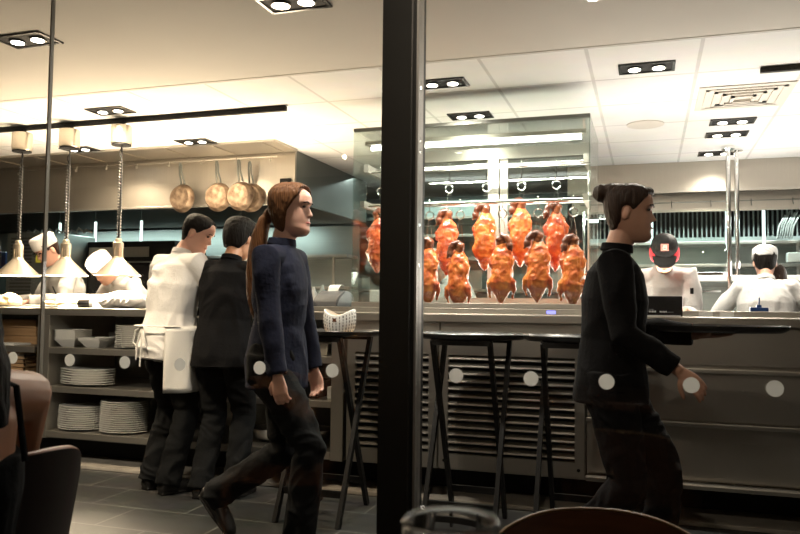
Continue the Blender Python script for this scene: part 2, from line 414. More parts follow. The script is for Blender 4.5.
# ------------------------------------------------------------------ pass counter (front line)
def slab(name, x0,x1,y0,y1,z0,z1,m,lb,cat,bev=.006,par=None):
    o = MB().box(x0,y0,z0,x1,y1,z1,bev).build(name,m,par)
    return tag(o,lb,cat) if lb else o
slab('pass_counter',XL+.02,-2.13,4.25,5.0,1.03,1.08,'steel','long stainless pass counter top under the heat lamps','counter')
slab('pass_counter',-2.12,XR-.02,4.25,5.0,1.03,1.08,'steel','long stainless counter top running under the duck case to the right','counter')
slab('toe_kick',XL+.02,XR-.02,4.56,4.60,.024,.185,'black','continuous black toe kick recessed under the stainless counters','toe kick')
# raised ledge right side
def shelf_unit(x0,x1,zs,lb,left_post=True,right_post=True):
    t = empty('shelf_unit',((x0+x1)/2,4.6,0),0,lb,'shelving')
    cx = (x0+x1)/2
    for z in zs:
        s = MB().box(x0-cx,-.33,z-.008,x1-cx,.34,z); s.box(x0-cx,-.35,z-.042,x1-cx,-.33,z,.003); s.build('shelf','steel',t)
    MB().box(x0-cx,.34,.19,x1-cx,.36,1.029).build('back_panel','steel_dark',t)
    if left_post: MB().box(x0-cx-.10,-.35,.19,x0-cx,.36,1.029,.003).build('side_panel','steel',t)
    if right_post: MB().box(x1-cx,-.35,.19,x1-cx+.08,.36,1.029,.003).build('side_panel','steel',t)
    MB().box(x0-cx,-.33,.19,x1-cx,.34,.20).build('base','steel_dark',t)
    return t
shelf_unit(-5.6,-4.05,(.81,.545,.24),'open steel shelf unit at the far left holding wooden trays',right_post=False)
shelf_unit(-3.925,-1.815,(.81,.545,.24),'wide open steel shelf unit stacked with white plates and bowls',left_post=True)
# louvred cooler doors
def louvred(x0,x1,lb,skipbolt=False):
    w = x1-x0
    t = empty('refrigerator_base',((x0+x1)/2,4.6,0),0,lb,'refrigerator')
    b = MB().box(-w/2,-.32,.19,w/2,.34,1.029,.003); b.build('body','steel',t)
    f = MB()
    zb,zt = .285,.845
    f.box(-w/2+.004,-.352,.205,w/2-.004,-.322,zb); f.box(-w/2+.004,-.352,zt,w/2-.004,-.322,.975)
    f.box(-w/2+.004,-.352,zb,-w/2+.055,-.322,zt); f.box(w/2-.055,-.352,zb,w/2-.004,-.322,zt)
    f.build('panel_frame','steel',t)
    n = 13; l = MB(); h = (zt-zb)/n
    for k in range(n):
        z = zb+h*(k+.5)
        l.bar((-w/2+.055,-.337,z),(w/2-.055,-.337,z),.034,.004,(0,-.55,1)) if False else None
        vs = [l.bm.verts.new(p) for p in ((-w/2+.055,-.352,z-h*.05),(w/2-.055,-.352,z-h*.05),(w/2-.055,-.350,z+h*.12),(w/2-.055,-.324,z+h*.46),(-w/2+.055,-.324,z+h*.46),(-w/2+.055,-.350,z+h*.12))]
        l.bm.faces.new((vs[0],vs[1],vs[2],vs[5])); l.bm.faces.new((vs[5],vs[2],vs[3],vs[4]))
        l.box(-w/2+.055,-.352,z-h*.12,w/2-.055,-.330,z-h*.04)
    l.build('louvre','steel',t)
    MB().box(-w/2+.05,-.3225,zb,w/2-.05,-.3205,zt).build('grille_backing','black',t)
    for s in (-1,1):
        MB().lathe([(.009,0),(.009,.004),(.0001,.006)],(s*(w/2-.035),-.352,.245),axis='y',n=12).build('bolt','black',t)
    return t
louvred(-1.715,-1.15,'louvred steel refrigerator base left of the black post, behind the basket stand')
louvred(-1.145,-.325,'wide louvred steel refrigerator base right of the black post, below the ducks')
# gap post (stainless cabinet) and solid front on the right
t = empty('counter_cabinet',(1.9,4.6,0),0,'plain stainless counter front with horizontal ledges on the right','cabinet')
MB().box(-2.22,-.30,.19,2.28,.36,1.029).build('body','steel',t)
for z0,z1,y in ((.83,1.02,-.31),(.545,.80,-.318),(.24,.52,-.322)):
    for k in range(3):
        MB().box(-2.22+k*1.5+.002,y-.012,z0,-2.22+(k+1)*1.5-.002,y,z1,.002).build('panel','steel',t)
for z,d in ((.812,.05),(.533,.055),(.225,.10)):
    MB().box(-2.22,-.30-d,z-.022,2.28,-.30,z,.004).build('ledge','steel',t)
MB().box(-2.22,-.34,.19,2.28,-.30,.205).build('base_rail','steel',t)
# low wall behind counters: upstand that carries case frame and labels
tag(MB().box(-2.12,4.40,1.081,XR-.1,4.50,1.112,.003).build('counter_ledge','steel'),'low stainless ledge along the counter in front of the cooks and ducks','ledge')

# items on / in the left shelf -------------------------------------------------
def plate_stack(x,y,z,n,rx,ry,h,lb,grp,sq=False,taper=0):
    """n separate plates nested upwards"""
    for k in range(n):
        m = MB(); j = random.uniform(-.002,.002)
        if sq:
            a,b = rx*.55, rx
            def ring(w,zz): return [m.bm.verts.new((sx*w,sy*w*ry/rx,zz)) for sx,sy in ((-1,-1),(1,-1),(1,1),(-1,1))]
            hh = .055
            rs = [ring(a,0),ring(b,hh),ring(b-.006,hh),ring(a-.002,.006)]
            m.bm.faces.new(rs[0][::-1]); m.bm.faces.new(rs[3])
            for p_,q_ in zip(rs,rs[1:]):
                for i in range(4): m.bm.faces.new((p_[i],p_[(i+1)%4],q_[(i+1)%4],q_[i]))
            o = m.build('square_bowl','white_china')
        else:
            P = [(.0001,0),(.62,0),(.66,.004),(.96,h*.9),(1,h*1.15),(.97,h*1.25),(.66,.010),(.0001,.008)]
            m.lathe([(r,zz) for r,zz in P],n=36,sx=rx,sy=ry)
            o = m.build('oval_platter' if abs(rx-ry)>.02 else 'plate','white_china',smooth=True)
        o.location = (x+j,y+j,z+k*h+.0005)
        tag(o,lb,'bowl' if sq else 'plate',grp)
plate_stack(-3.702,4.385,.545,7,.212,.125,.0165,'white oval platter in the low wide pile on the middle shelf','platters piled on the middle shelf')
plate_stack(-3.748,4.385,.24,11,.168,.125,.0150,'white platter in the left pile on the bottom shelf','left pile on the bottom shelf')
plate_stack(-3.402,4.40,.24,15,.172,.14,.0142,'white plate in the tall right pile on the bottom shelf, by the man\'s legs','right pile on the bottom shelf')
plate_stack(-3.335,4.395,.81,12,.13,.13,.0128,'round white plate in the pile on the top shelf beside the man in white','round plates on the top shelf')
plate_stack(-3.825,4.37,.81,5,.09,.09,.016,'square white bowl in the tall nested pile at the left of the top shelf','square bowls in the taller pile',sq=True)
plate_stack(-3.615,4.36,.81,2,.09,.09,.014,'square white bowl in the short pair between the two taller piles','square bowls in the short pair',sq=True)
plate_stack(-3.60,4.70,.81,4,.11,.11,.014,'square white bowl in the pile behind the short pair','square bowls at the back',sq=True)
# wooden trays at left
for k in range(8):
    z = .545+k*.028
    m = MB().box(-.2,-.14,0,.2,.14,.008,.002)
    for a in ((-.2,-.14,.2,-.128),(-.2,.128,.2,.14),(-.2,-.14,-.188,.14),(.188,-.14,.2,.14)): m.box(a[0],a[1],.007,a[2],a[3],.022)
    o = m.build('wooden_tray','bamboo'); o.location = (-4.40+random.uniform(-.008,.008),4.46,z+.0005)
    tag(o,'brown wooden tray in the pile on the middle shelf at the far left','tray','wooden trays on the far left shelf')
for k,(x,w) in enumerate(((-4.42,.2),(-4.42,.19),(-4.43,.2))):
    m = MB().box(-w,-.13,0,w,.13,.058,.006)
    o = m.build('wooden_box','bamboo'); o.location = (x,4.58,.811+k*.0595)
    tag(o,'brown wooden box in the pile on the top shelf at the far left','box','wooden boxes on the far left shelf')
m = MB().prism([(-.11,-.07),(.10,-.075),(.12,.06),(-.09,.07)],0,.012); o = m.build('folded_napkin','paper'); o.location=(-4.36,4.36,.811)
tag(o,'folded white napkin lying in front of the brown wooden boxes','napkin')
# shelf contents seen right of the navy jacket
def pan_insert(x,y,z,w,d,h,lb,m_='steel'):
    m = MB(); 
    def ring(a,b,zz): return [m.bm.verts.new((sx*a,sy*b,zz)) for sx,sy in ((-1,-1),(1,-1),(1,1),(-1,1))]
    rs = [ring(w*.42,d*.42,0),ring(w*.5,d*.5,h),ring(w*.54,d*.54,h),ring(w*.54,d*.54,h+.004),ring(w*.49,d*.49,h+.004),ring(w*.41,d*.41,.004)]
    m.bm.faces.new(rs[0][::-1]); m.bm.faces.new(rs[-1])
    for p_,q_ in zip(rs,rs[1:]):
        for i in range(4): m.bm.faces.new((p_[i],p_[(i+1)%4],q_[(i+1)%4],q_[i]))
    o = m.build('steel_pan',m_); o.location=(x,y,z+.001); tag(o,lb,'pan'); return o
pan_insert(-1.96,4.42,.81,.20,.24,.07,'shallow steel pan on the top shelf under the basket stand')
pan_insert(-2.03,4.42,.545,.22,.24,.10,'black pan on the middle shelf behind the navy jacket hem','black')
tag(MB().box(-1.875,4.33,.546,-1.825,4.45,.62,.004).build('white_carton','paper'),'small white carton at the right end of the middle shelf','carton')
def bowl(x,y,z,r,h,lb,m_='chrome'):
    P=[(.0001,0),(r*.4,0),(r*.8,h*.4),(r,h),(r*1.04,h),(r*.97,h-.004),(r*.76,h*.42),(r*.38,.006),(.0001,.006)]
    o = MB().lathe(P,n=32).build('mixing_bowl',m_,smooth=True); o.location=(x,y,z+.001); tag(o,lb,'bowl'); return o
bowl(-2.02,4.45,.24,.13,.10,'steel mixing bowl on the bottom shelf behind the folding stand')
bowl(-2.33,4.45,.24,.12,.09,'steel mixing bowl on the bottom shelf behind the walking woman\'s legs')
for k in range(4):
    o = MB().lathe([(.0001,0),(.045,0),(.05,.11),(.045,.115),(.0001,.115)],n=20).build('black_container','black',smooth=True)
    o.location=(-2.62+k*.115,4.45,.5455); tag(o,'round black container on the middle shelf behind the man in black','container','black containers on the middle shelf')

# pass surface items ------------------------------------------------------------
def ptag(o,loc,lb,cat,rz=0): o.location = loc; o.rotation_euler.z = rz; return tag(o,lb,cat)
t = empty('plated_bun',(-4.52,4.50,1.081),0,'plate with pale rolls on the pass under the left heat lamp','plate')
MB().lathe([(.0001,0),(.07,0),(.12,.010),(.123,.014),(.07,.006),(.0001,.005)],n=32).build('plate','white_china',t,smooth=True)
b = MB(); 
for a,c in (((.05,-.01,.038),(.055,.045,.035)),((-.045,0,.04),(.06,.05,.038)),((.0,.04,.045),(.05,.05,.04)),((.0,-.01,.075),(.06,.04,.03))): b.ell(a,c)
remesh(b,'rolls','bread',t,.006,4,fine=.002)
ptag(MB().box(-.32,-.17,0,.32,.17,.10,.01).build('prep_tray','paper'),(-3.86,4.75,1.081),'pale covered tray on the pass in front of the chef with glasses','tray')
ptag(MB().box(-.17,-.12,0,.17,.12,.016,.004).build('cutting_board','white_china'),(-4.10,4.45,1.081),'white board on the pass below the middle heat lamp','board')
m = MB()
for k in range(9): m.ell((random.uniform(-.15,.15),random.uniform(-.08,.08),.012+.008*random.random()),(.035,.028,.015))
remesh(m,'food_portions','bread',None,.005,2,fine=.002); o = col.objects[-1]
ptag(o,(-4.0,4.42,1.098),'pale food portions laid out on the white board','food')
t = empty('towel_bundle',(-3.50,4.48,1.081),0,'crumpled white towels beside the left elbow of the man in white','towel')
m = MB(); m.ell((0,.02,.06),(.17,.11,.06)); m.ell((-.10,-.02,.05),(.09,.08,.05)); m.ell((.1,0,.05),(.11,.1,.055)); remesh(m,'cloth','coat_white',t,.008,3,wr=.012,wscale=14)
t = empty('squeeze_tube',(-3.72,4.36,1.081),R(20),'small black and white jar lying on the pass beside the towels','jar')
MB().lathe([(.0001,-.05),(.028,-.05),(.03,-.03),(.03,.03),(.0001,.03)],(0,0,.031),axis='x',n=20).build('body','black_gloss',t,smooth=True)
MB().lathe([(.0001,.03),(.026,.03),(.026,.055),(.0001,.056)],(0,0,.031),axis='x',n=20).build('lid','white_china',t,smooth=True)
for k,x in enumerate((-4.75,-5.05)):
    ptag(MB().box(-.10,-.09,0,.10,.09,.09,.008).build('serving_dish','white_china'),(x,4.6,1.081),['white dish at the far left end of the pass','white dish beyond the rolls at the far left'][k],'dish')

# receipt printer, tablet ----------------------------------------------------------
t = empty('receipt_printer',(-1.955,4.60,1.081),R(-8),'grey receipt printer with a curl of white paper, left of the duck case','printer')
prof = [(-.12,0),(.11,0),(.11,.09),(.07,.125),(-.01,.135),(-.09,.09),(-.12,.05)]
m = MB().prism(prof,-.095,.095,lambda x,y,z:(z,x,y)); bmesh.ops.bevel(m.bm,geom=m.bm.edges[:],offset=.007,segments=2,affect='EDGES'); m.build('body','printer',t,smooth=True)
MB().box(-.105,-.13,-.0,.105,.12,.018,.004).build('base','black_gloss',t)
MB().box(-.05,-.105,.058,.05,-.09,.07).build('slot','black',t)
m = MB(); pr = [(-.01,.13),(.0,.155),(.02,.170),(.05,.172),(.075,.16)]
for (a,b),(c,d) in zip(pr,pr[1:]): m.bar((0,a,b),(0,c,d),.075,.0015,(1,0,0)) if False else m.prism([(-.04,a),(.04,a),(.04,c),(-.04,c)],0,.0015,lambda x,y,z,A=(a,b,c,d):(x,y,z+A[1]+(A[3]-A[1])*((y-A[0])/(A[2]-A[0]))))
m.build('paper','paper',t)
t = empty('order_tablet',(-2.13,4.42,1.081),R(15),'dark order tablet propped on the counter beside the printer','tablet')
m = MB(); m.bar((0,-.06,.012),(0,.06,.075),.17,.012,(0,-.4,1)); m.build('screen_body','black_gloss',t)
MB().bar((0,.055,.0),(0,.03,.055),.10,.008).build('foot','black',t)
ptag(MB().box(-.10,-.02,0,.10,.02,.045,.003).build('ticket_rail','alu'),(-2.17,4.60,1.081),'small pale ticket rail behind the order tablet','rail')
ptag(MB().box(-.055,-.03,0,.055,.03,.075,.003).build('white_card_box','paper'),(-1.64,4.60,1.145),'small white card box standing inside the left end of the duck case','box')

# ------------------------------------------------------------------ duck case
CX0,CX1,CY0,CY1,CZ0,CZ1 = -1.80,-.315,4.52,5.30,1.113,2.26
t = empty('duck_display_case',((CX0+CX1)/2,(CY0+CY1)/2,CZ0),0,'tall glass and steel display case hung with roast ducks on the counter','display case')
ox,oy = (CX0+CX1)/2,(CY0+CY1)/2
def cb(x0,y0,z0,x1,y1,z1,nm,m,par=t,bev=0): return MB().box(x0-ox,y0-oy,z0-CZ0,x1-ox,y1-oy,z1-CZ0,bev).build(nm,m,par)
cb(CX0,CY0,CZ0,CX1,CY1,CZ0+.03,'base','steel',bev=.003)
cb(CX0,CY0,CZ0+.03,CX1,CY0+.008,CZ1-.02,'front_glass','case_glass')
cb(CX0,CY0+.009,CZ0+.03,CX0+.008,CY1-.03,CZ1-.02,'side_glass','case_glass')
cb(CX1-.008,CY0+.009,CZ0+.03,CX1,CY1-.03,CZ1-.02,'side_glass','case_glass')
cb(CX0,CY0,CZ1-.02,CX1,CY0+.03,CZ1,'top_rail','steel_dark')
cb(CX0,CY0+.03,CZ1-.012,CX1,CY1,CZ1-.002,'top_panel','case_glass')
# rear frame: doors
cb(-1.07,CY1-.05,CZ0+.03,-.99,CY1,CZ1-.02,'rear_mullion','steel',bev=.002)
cb(-.985,CY1-.04,CZ0+.03,-.93,CY1-.005,CZ1-.02,'rear_mullion','steel',bev=.002)
cb(CX1-.07,CY1-.05,CZ0+.03,CX1-.005,CY1,CZ1-.02,'rear_post','steel',bev=.002)
cb(CX0+.005,CY1-.05,CZ0+.03,CX0+.06,CY1,CZ1-.02,'rear_post','steel',bev=.002)
cb(CX0+.001,CY1-.054,CZ1-.10,CX1-.001,CY1+.003,CZ1-.021,'rear_header','steel')
cb(CX0+.001,CY1-.054,CZ0+.031,CX1-.001,CY1+.003,CZ0+.07,'rear_sill','steel')
cb(CX0+.06,CY1-.03,CZ0+.07,-1.07,CY1-.02,CZ1-.10,'rear_glass','case_glass')
cb(-.93,CY1-.03,CZ0+.07,CX1-.07,CY1-.02,CZ1-.10,'rear_glass','case_glass')
def crod(x0,x1,y,z,r,nm='hanging_rail',m='chrome'): return MB().lathe([(.0001,x0-ox),(r,x0-ox),(r,x1-ox),(.0001,x1-ox)],(0,y-oy,z-CZ0),axis='x',n=14).build(nm,m,t,smooth=True)
crod(CX0+.06,CX1-.01,4.66,1.775,.011); crod(CX0+.06,CX1-.01,4.86,2.045,.011); crod(CX0+.06,CX1-.01,4.93,1.80,.009); crod(CX0+.06,CX1-.01,4.70,2.0,.008)
f = cb(CX0+.05,4.60,2.165,CX1-.03,4.68,2.19,'light_fixture','steel')
MB().lathe([(.0001,CX0+.08-ox),(.014,CX0+.08-ox),(.014,CX1-.06-ox),(.0001,CX1-.06-ox)],(0,4.64-oy,2.148-CZ0),axis='x',n=12).build('tube_light','tube_glow',f,smooth=True)
for x in (CX0+.02,CX1-.05):
    cb(x,4.60,1.76,x+.03,4.96,1.80,'rail_bracket','steel'); cb(x,4.66,2.00,x+.03,4.96,2.05,'rail_bracket','steel')
light('case_light','AREA',((CX0+CX1)/2,4.56,2.13),27,(1,.95,.86),1.3,((CX0+CX1)/2,4.72,1.3),sy=.04)
tag(MB().box(-.55,4.395,1.085,-.50,4.3995,1.103).build('blue_display','blue_led'),'tiny blue lit display on the counter ledge below the ducks','display')

# ducks
def duck(x,y,ztop,kind,mk,seed,lb,grp,tilt=0):
    random.seed(seed)
    t = empty('roast_duck',(x,y,ztop),R(random.uniform(-14,14)),lb,'roast duck',grp)
    b = MB(); w = random.uniform(.95,1.06)
    zz = [0,-.022,-.052,-.10,-.15,-.20,-.245,-.285,-.325,-.36,-.38]
    ra = [(.026,.026),(.036,.034),(.058,.050),(.066,.058),(.066,.058),(.067,.062),(.070,.066),(.060,.057),(.040,.038),(.019,.017),(.006,.006)]
    bx = random.uniform(-.008,.008)
    b.loft([(bx*math.sin(i*.5),.006*math.sin(i*.8),z) for i,z in enumerate(zz)],[(r*w,s*w) for r,s in ra],n=20)
    for s in (-1,1):
        # wings folded at the shoulders
        b.loft([(s*.045,-.005,-.075),(s*.066,-.012,-.105),(s*.060,-.020,-.145),(s*.045,-.022,-.165)],[.018,.017,.014,.008],n=10)
        if kind == 'legs':
            b.loft([(s*.035,-.012,-.215),(s*.068,-.014,-.25),(s*.078,-.01,-.29),(s*.070,-.006,-.325)],[.030,.026,.014,.007],n=10)
            b.ell((s*.068,-.006,-.332),(.010,.009,.012))
        else:
            b.loft([(s*.030,-.022,-.20),(s*.050,-.026,-.245),(s*.035,-.022,-.29),(s*.014,-.014,-.325)],[.028,.028,.020,.010],n=10)
        b.ell((s*.024,-.030,-.13),(.030,.022,.045))
    b.loft([(0,-.036,-.10),(0,-.052,-.16),(0,-.060,-.22),(0,-.050,-.27)],[.014,.012,.013,.008],n=8)
    o = remesh(b,'body',mk,t,.0045,2,fine=.0025,seed=seed)
    me = o.data
    for v in me.vertices:
        p = v.co; v.co = p + v.normal*(.0045*noise.noise(p*34+V((seed,0,0))) )
    h = MB(); s = random.choice((-1,1,-1)); L_ = random.uniform(.8,1.1)
    h.loft([(0,0,-.02),(-s*.006,0,.006),(-s*.010,0,.026),(s*.006,-.004,.040),(s*.030,-.010,.034),(s*.050*L_,-.016,.012),(s*.056*L_,-.020,-.012)],[.027,.029,.029,.027,.025,.022,.018],n=12)
    h.ell((s*.056*L_,-.022,-.020),(.023,.021,.026)); h.ell((-s*.012,-.012,.022),(.026,.020,.024)); h.loft([(s*.060*L_,-.026,-.03),(s*.074*L_,-.032,-.055)],[(.013,.008),(.006,.003)],n=10)
    remesh(h,'head_and_neck','duck_head',t,.004,2,fine=.002,seed=seed)
    return t
def hook(x,y,zrail,zring,zend,lb,grp):
    t = empty('duck_hook',(x,y,zrail),0,lb,'hook',grp)
    r = .026; zr = zring-zrail; ze = zend-zrail
    m = MB(); m.torus((0,0,.002),.013,.0022,axis='x',n=14,m=6,a0=-.4,a1=PI+.6); m.tube([(0,-.0125,-.004),(0,-.006,-.02),(0,0,zr+r)],.0022,6); m.build('hook_wire','chrome',t,smooth=True)
    MB().torus((0,0,zr),r,.0036,axis='y',n=24,m=8).build('ring','chrome',t,smooth=True)
    m = MB()
    for s in (-1,1): m.tube([(s*.004,0,zr-r),(s*.012,0,(zr+ze)/2),(s*.019,-.003,ze)],.0014,6)
    m.build('prong','chrome',t,smooth=True)
UX = [(-1.725,'duck_b','roast duck seen at the far left of the case, left of the black post'),(-1.245,'duck_b','leftmost roast duck of the upper row right of the black post'),(-.995,'duck_a','upper row roast duck in front of the steel mullion of the case'),(-.765,'duck_a','upper row roast duck with the highest head, second from the right'),(-.545,'duck_b','redder roast duck at the right end of the upper row')]
LX = [(-1.325,'duck_a','lower row roast duck partly hidden by the black post'),(-1.125,'duck_a','second lower row roast duck from the black post, neck bent flat'),(-.855,'duck_a','middle roast duck of the five in the lower row'),(-.635,'duck_a','fourth lower row roast duck from the black post'),(-.425,'duck_a','last roast duck at the right end of the lower row')]
uz = [1.715,1.70,1.73,1.755,1.725]; lz = [1.50,1.475,1.515,1.53,1.505]
for i,(x,mk,lb) in enumerate(UX):
    duck(x,4.80,uz[i],'tail',mk,11+i,lb,'upper row of roast ducks')
    hook(x-.004,4.86,2.056,1.90,uz[i]+.05,['ring hook at the left end of the case above the lone duck','ring hook above the leftmost upper duck right of the post','ring hook above the duck at the steel mullion','ring hook above the highest hanging duck','ring hook above the redder duck at the right'][i],'upper ring hooks')
for i,(x,mk,lb) in enumerate(LX):
    duck(x,4.64,lz[i],'legs',mk,31+i,lb,'lower row of roast ducks')
    hook(x,4.66,1.786,1.70,lz[i]+.045,['lower ring hook beside the black post','second lower ring hook from the black post','lower ring hook between the mullion duck and the highest duck','lower ring hook between the two right upper ducks','lower ring hook at the right end of the case'][i],'lower ring hooks')
random.seed(3)

# things on the right counter ----------------------------------------------------
t = empty('table_sign',(.05,4.33,1.081),0,'black sign box with small white lettering on the counter in front of the capped cook','sign')
MB().box(-.15,-.035,0,.125,.035,.108,.003).build('box','black_gloss',t)
m = MB()
for a in range(4):
    c_,s_ = math.cos(PI/2*a),math.sin(PI/2*a); m.prism([(c_*.0115-s_*0+.0,s_*.0115),( .004*(c_-s_)+c_*.002, .004*(s_+c_)+s_*.002),(c_*.003,s_*.003),(.004*(c_+s_)+c_*.002,.004*(s_-c_)+s_*.002)],0,.001,lambda x,y,z:(-.057+x,-.0365+z-.0,.027+y))
m.build('emblem','white_print',t)
def marks(name,x,z,ws,h,m_):
    b=MB()
    for k,w_ in enumerate(ws): b.box(x,-.0358,z,x+w_,-.0352,z+h*(1,.86,1,.92)[k%4]); x+=w_+.0018
    b.build(name,m_,t)
marks('small_lettering',-.043,.0325,[.005,.004,.006,.003],.006,'gray_print'); marks('lettering',-.043,.0205,[.006,.003,.007,.006,.005],.0095,'white_print')
marks('lettering',.010,.0205,[.006,.006,.005,.006,.005],.0085,'white_print'); marks('small_lettering',.047,.0205,[.003,.002,.004,.003,.002,.004,.003],.0045,'gray_print')
MB().box(-.115,-.0375,.0,.115,-.0352,.006).build('trim_strip','white_print',t)
for x,lb in ((.295,'left of two cream labels stuck on the counter front ledge'),(.40,'right of two cream labels stuck on the counter front ledge')):
    tag(MB().box(x-.035,4.393,1.083,x+.035,4.3995,1.108).build('paper_label','paper'),lb,'label','cream labels on the ledge')
t = empty('order_spike',(.565,4.47,1.1125),0,'small dark blue box with a spike on the ledge before the rear cook','spike')
MB().box(-.045,-.02,0,.045,.02,.022,.003).build('base','blue',t); MB().tube([(0,0,.02),(.003,0,.075)],.004,8).build('spike','blue',t); MB().box(-.012,-.012,.02,.012,.012,.036).build('block','blue',t)
# spray bottle on the lowest ledge
t = empty('spray_bottle',(-.155,4.245,.2255),0,'white spray bottle with a red label on the low ledge behind the walking woman','bottle')
MB().lathe([(.0001,0),(.034,0),(.036,.006),(.036,.10),(.030,.125),(.014,.145),(.013,.16),(.0001,.16)],n=24).build('body','white_china',t,smooth=True)
MB().lathe([(.0365,.03),(.0368,.031),(.0368,.085),(.0365,.086)],n=24).build('label_band','red',t)
m = MB().box(-.012,-.035,.16,.012,.02,.185,.003); m.bar((0,-.03,.165),(0,-.04,.135),.008); m.build('trigger','white_china',t)

# ------------------------------------------------------------------ folding stands and trays
def stand(x,y,lb,rz=0,w=.35,h=.955):
    t = empty('folding_stand',(x,y,0),rz,lb,'tray stand','black folding tray stands')
    sx = w/2
    for s in (-1,1):
        for k in (-1,1):
            xx = s*(sx - (.0 if k>0 else .032))
            MB().bar((xx,-k*.25,.0),(xx,k*.19,h),.022,.034,(0,1,0)).build('leg','blackwood',t)
    for k in (-1,1):
        a = sx if k>0 else sx-.032
        m = MB().bar((-a,k*.19,h-.012),(a,k*.19,h-.012),.03,.026); m.build('top_rail','blackwood',t)
        u = .16; yb = -k*.25 + k*.44*u
        MB().bar((-a,yb,h*u),(a,yb,h*u),.018,.034).build('stretcher','blackwood',t)
    for s in (-1,1):
        MB().box(s*.10-.02,-.19,h-.004,s*.10+.02,.19,h+.001).build('strap','black',t)
    return t
def tray(x,y,z,lb,rx=.30,ry=.24,name='serving_tray'):
    P = [(.0001,0),(.90,0),(.97,.012),(1.0,.022),(1.005,.020),(.985,.006),(.91,-.006),(.0001,-.006)]
    o = MB().lathe([(r,h) for r,h in P],n=56,sx=rx,sy=ry).build(name,'tray',smooth=True)
    o.location = (x,y,z+.0065); return tag(o,lb,'tray','oval serving trays')
stand(-1.655,3.83,'black folding stand under the tray with the patterned basket')
stand(-.87,3.83,'black folding stand just right of the black post')
stand(-.33,3.83,'black folding stand partly hidden by the walking woman with a bun')
tray(-1.64,3.83,.957,'dark oval tray carrying the patterned basket'); tray(-.87,3.83,.957,'dark oval tray just right of the black post')
tray(-.30,3.83,.957,'dark oval tray touching the back of the woman with a bun')
# basket
t = empty('snack_basket',(-1.545,3.72,.964),0,'white and amber patterned takeaway basket on the oval tray','basket')
n = 28; rings=[]; m = MB()
def bk(u,th,off=0):
    w = .072+.018*math.sin(u*PI*.75)+off
    top = .122+.014*abs(math.cos(th))**1.5 - .022*abs(math.sin(th))**2
    return V((w*math.cos(th)*1.0, w*math.sin(th)*.8, u*top))
for u in [i/8 for i in range(9)]: rings.append([m.bm.verts.new(bk(u,2*PI*k/n)) for k in range(n)])
for u in [1-i/8 for i in range(8)]: rings.append([m.bm.verts.new(bk(u,2*PI*k/n,-.005)+V((0,0,.001))) for k in range(n)])
for a,b in zip(rings,rings[1:]):
    for k in range(n): m.bm.faces.new((a[k],a[(k+1)%n],b[(k+1)%n],b[k]))
m.bm.faces.new(rings[0][::-1]); m.build('basket_body','paper',t,smooth=60)
m = MB()
for k in range(30):
    th = 2*PI*k/30
    for j in range(6):
        u0=.12+j*.14; a_=bk(u0,th,.0006); b_=bk(u0+.09,th,.0006); m.bar(a_,b_,.003 if (j+k)%3 else .005,.0012,(math.cos(th),math.sin(th),0))
m.build('printed_marks','black',t)
m = MB().ell((0,0,.08),(.055,.042,.02)); m.ell((.02,-.01,.09),(.03,.025,.02)); remesh(m,'snack_filling','amber',t,.004,1,fine=.002)
MB().box(-.009,-.0745,.07,.009,-.0725,.088,.001).build('seal','wood',t)
tag(MB().prism([(-.11,-.08),(.12,-.07),(.11,.07),(-.12,.08)],0,.0015).build('paper_mat','amber',loc=(-1.545,3.73,.9575+.0066)),'amber paper mat lying under the patterned basket','mat')
col.objects[-1].location.z = .9637

# ------------------------------------------------------------------ hoods
def hood(x0,x1,y0,y1,z0,lb,side_r=False):
    t = empty('exhaust_hood',((x0+x1)/2,y0,z0),0,lb,'exhaust hood')
    cx=(x0+x1)/2; w=(x1-x0)/2; d=y1-y0; h=ZC-.001-z0
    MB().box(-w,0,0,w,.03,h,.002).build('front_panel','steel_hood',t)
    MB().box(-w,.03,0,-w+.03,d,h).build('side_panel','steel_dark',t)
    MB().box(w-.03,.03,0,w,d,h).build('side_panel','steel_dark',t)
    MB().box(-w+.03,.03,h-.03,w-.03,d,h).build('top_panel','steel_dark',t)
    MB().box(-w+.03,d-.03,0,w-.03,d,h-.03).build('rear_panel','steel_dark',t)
    MB().box(-w,.0,-.02,w,.04,0,.003).build('bottom_lip','steel',t)
    nf = int((x1-x0-.06)/.5)
    for k in range(nf):
        m = MB(); xa=-w+.03+k*(2*w-.06)/nf; xb=xa+(2*w-.06)/nf-.01
        nb=14
        for j in range(nb):
            xx=xa+(xb-xa)*(j+.5)/nb; m.bar((xx,.30,.02),(xx,d-.06,h*.75),(xb-xa)/nb*.55,.01)
        m.build('baffle_filter','steel_dark',t)
    return t
hL = hood(-8.7,-2.81,5.74,7.45,1.985,'wide stainless exhaust hood on the left with pans hanging on its front')
hR = hood(-.70,4.0,7.10,8.6,2.17,'long stainless exhaust hood across the right of the kitchen')
# thermostat display on hood
t = empty('hood_controller',(-2.89,5.735,2.13),0,'small black controller with lit screen on the left hood','controller')
MB().box(-.05,-.015,-.05,.05,.004,.05,.003).build('case','black',t); MB().box(-.032,-.0165,-.03,.032,-.015,.015).build('screen','screen',t)
# pot rail
t = empty('pot_rail',(-4.6,5.66,2.355),0,'long steel rail with hooks along the front of the left hood','rail')
MB().lathe([(.0001,-3.8),(.006,-3.8),(.006,1.66),(.0001,1.66)],axis='x',n=8).build('bar','steel',t,smooth=True)
for k in range(9): MB().bar((-3.4+k*.62,0,0),(-3.4+k*.62,.08,.02),.012,.008).build('bracket','steel',t)
for k in range(13): 
    x=-2.35+k*.33
    MB().tube([(x,0,.008),(x,-.012,.004),(x,-.014,-.02),(x,-.006,-.035),(x+.0,-.024,-.040),(x,-.034,-.028)],.0035,6).build('hook','steel',t,smooth=True)
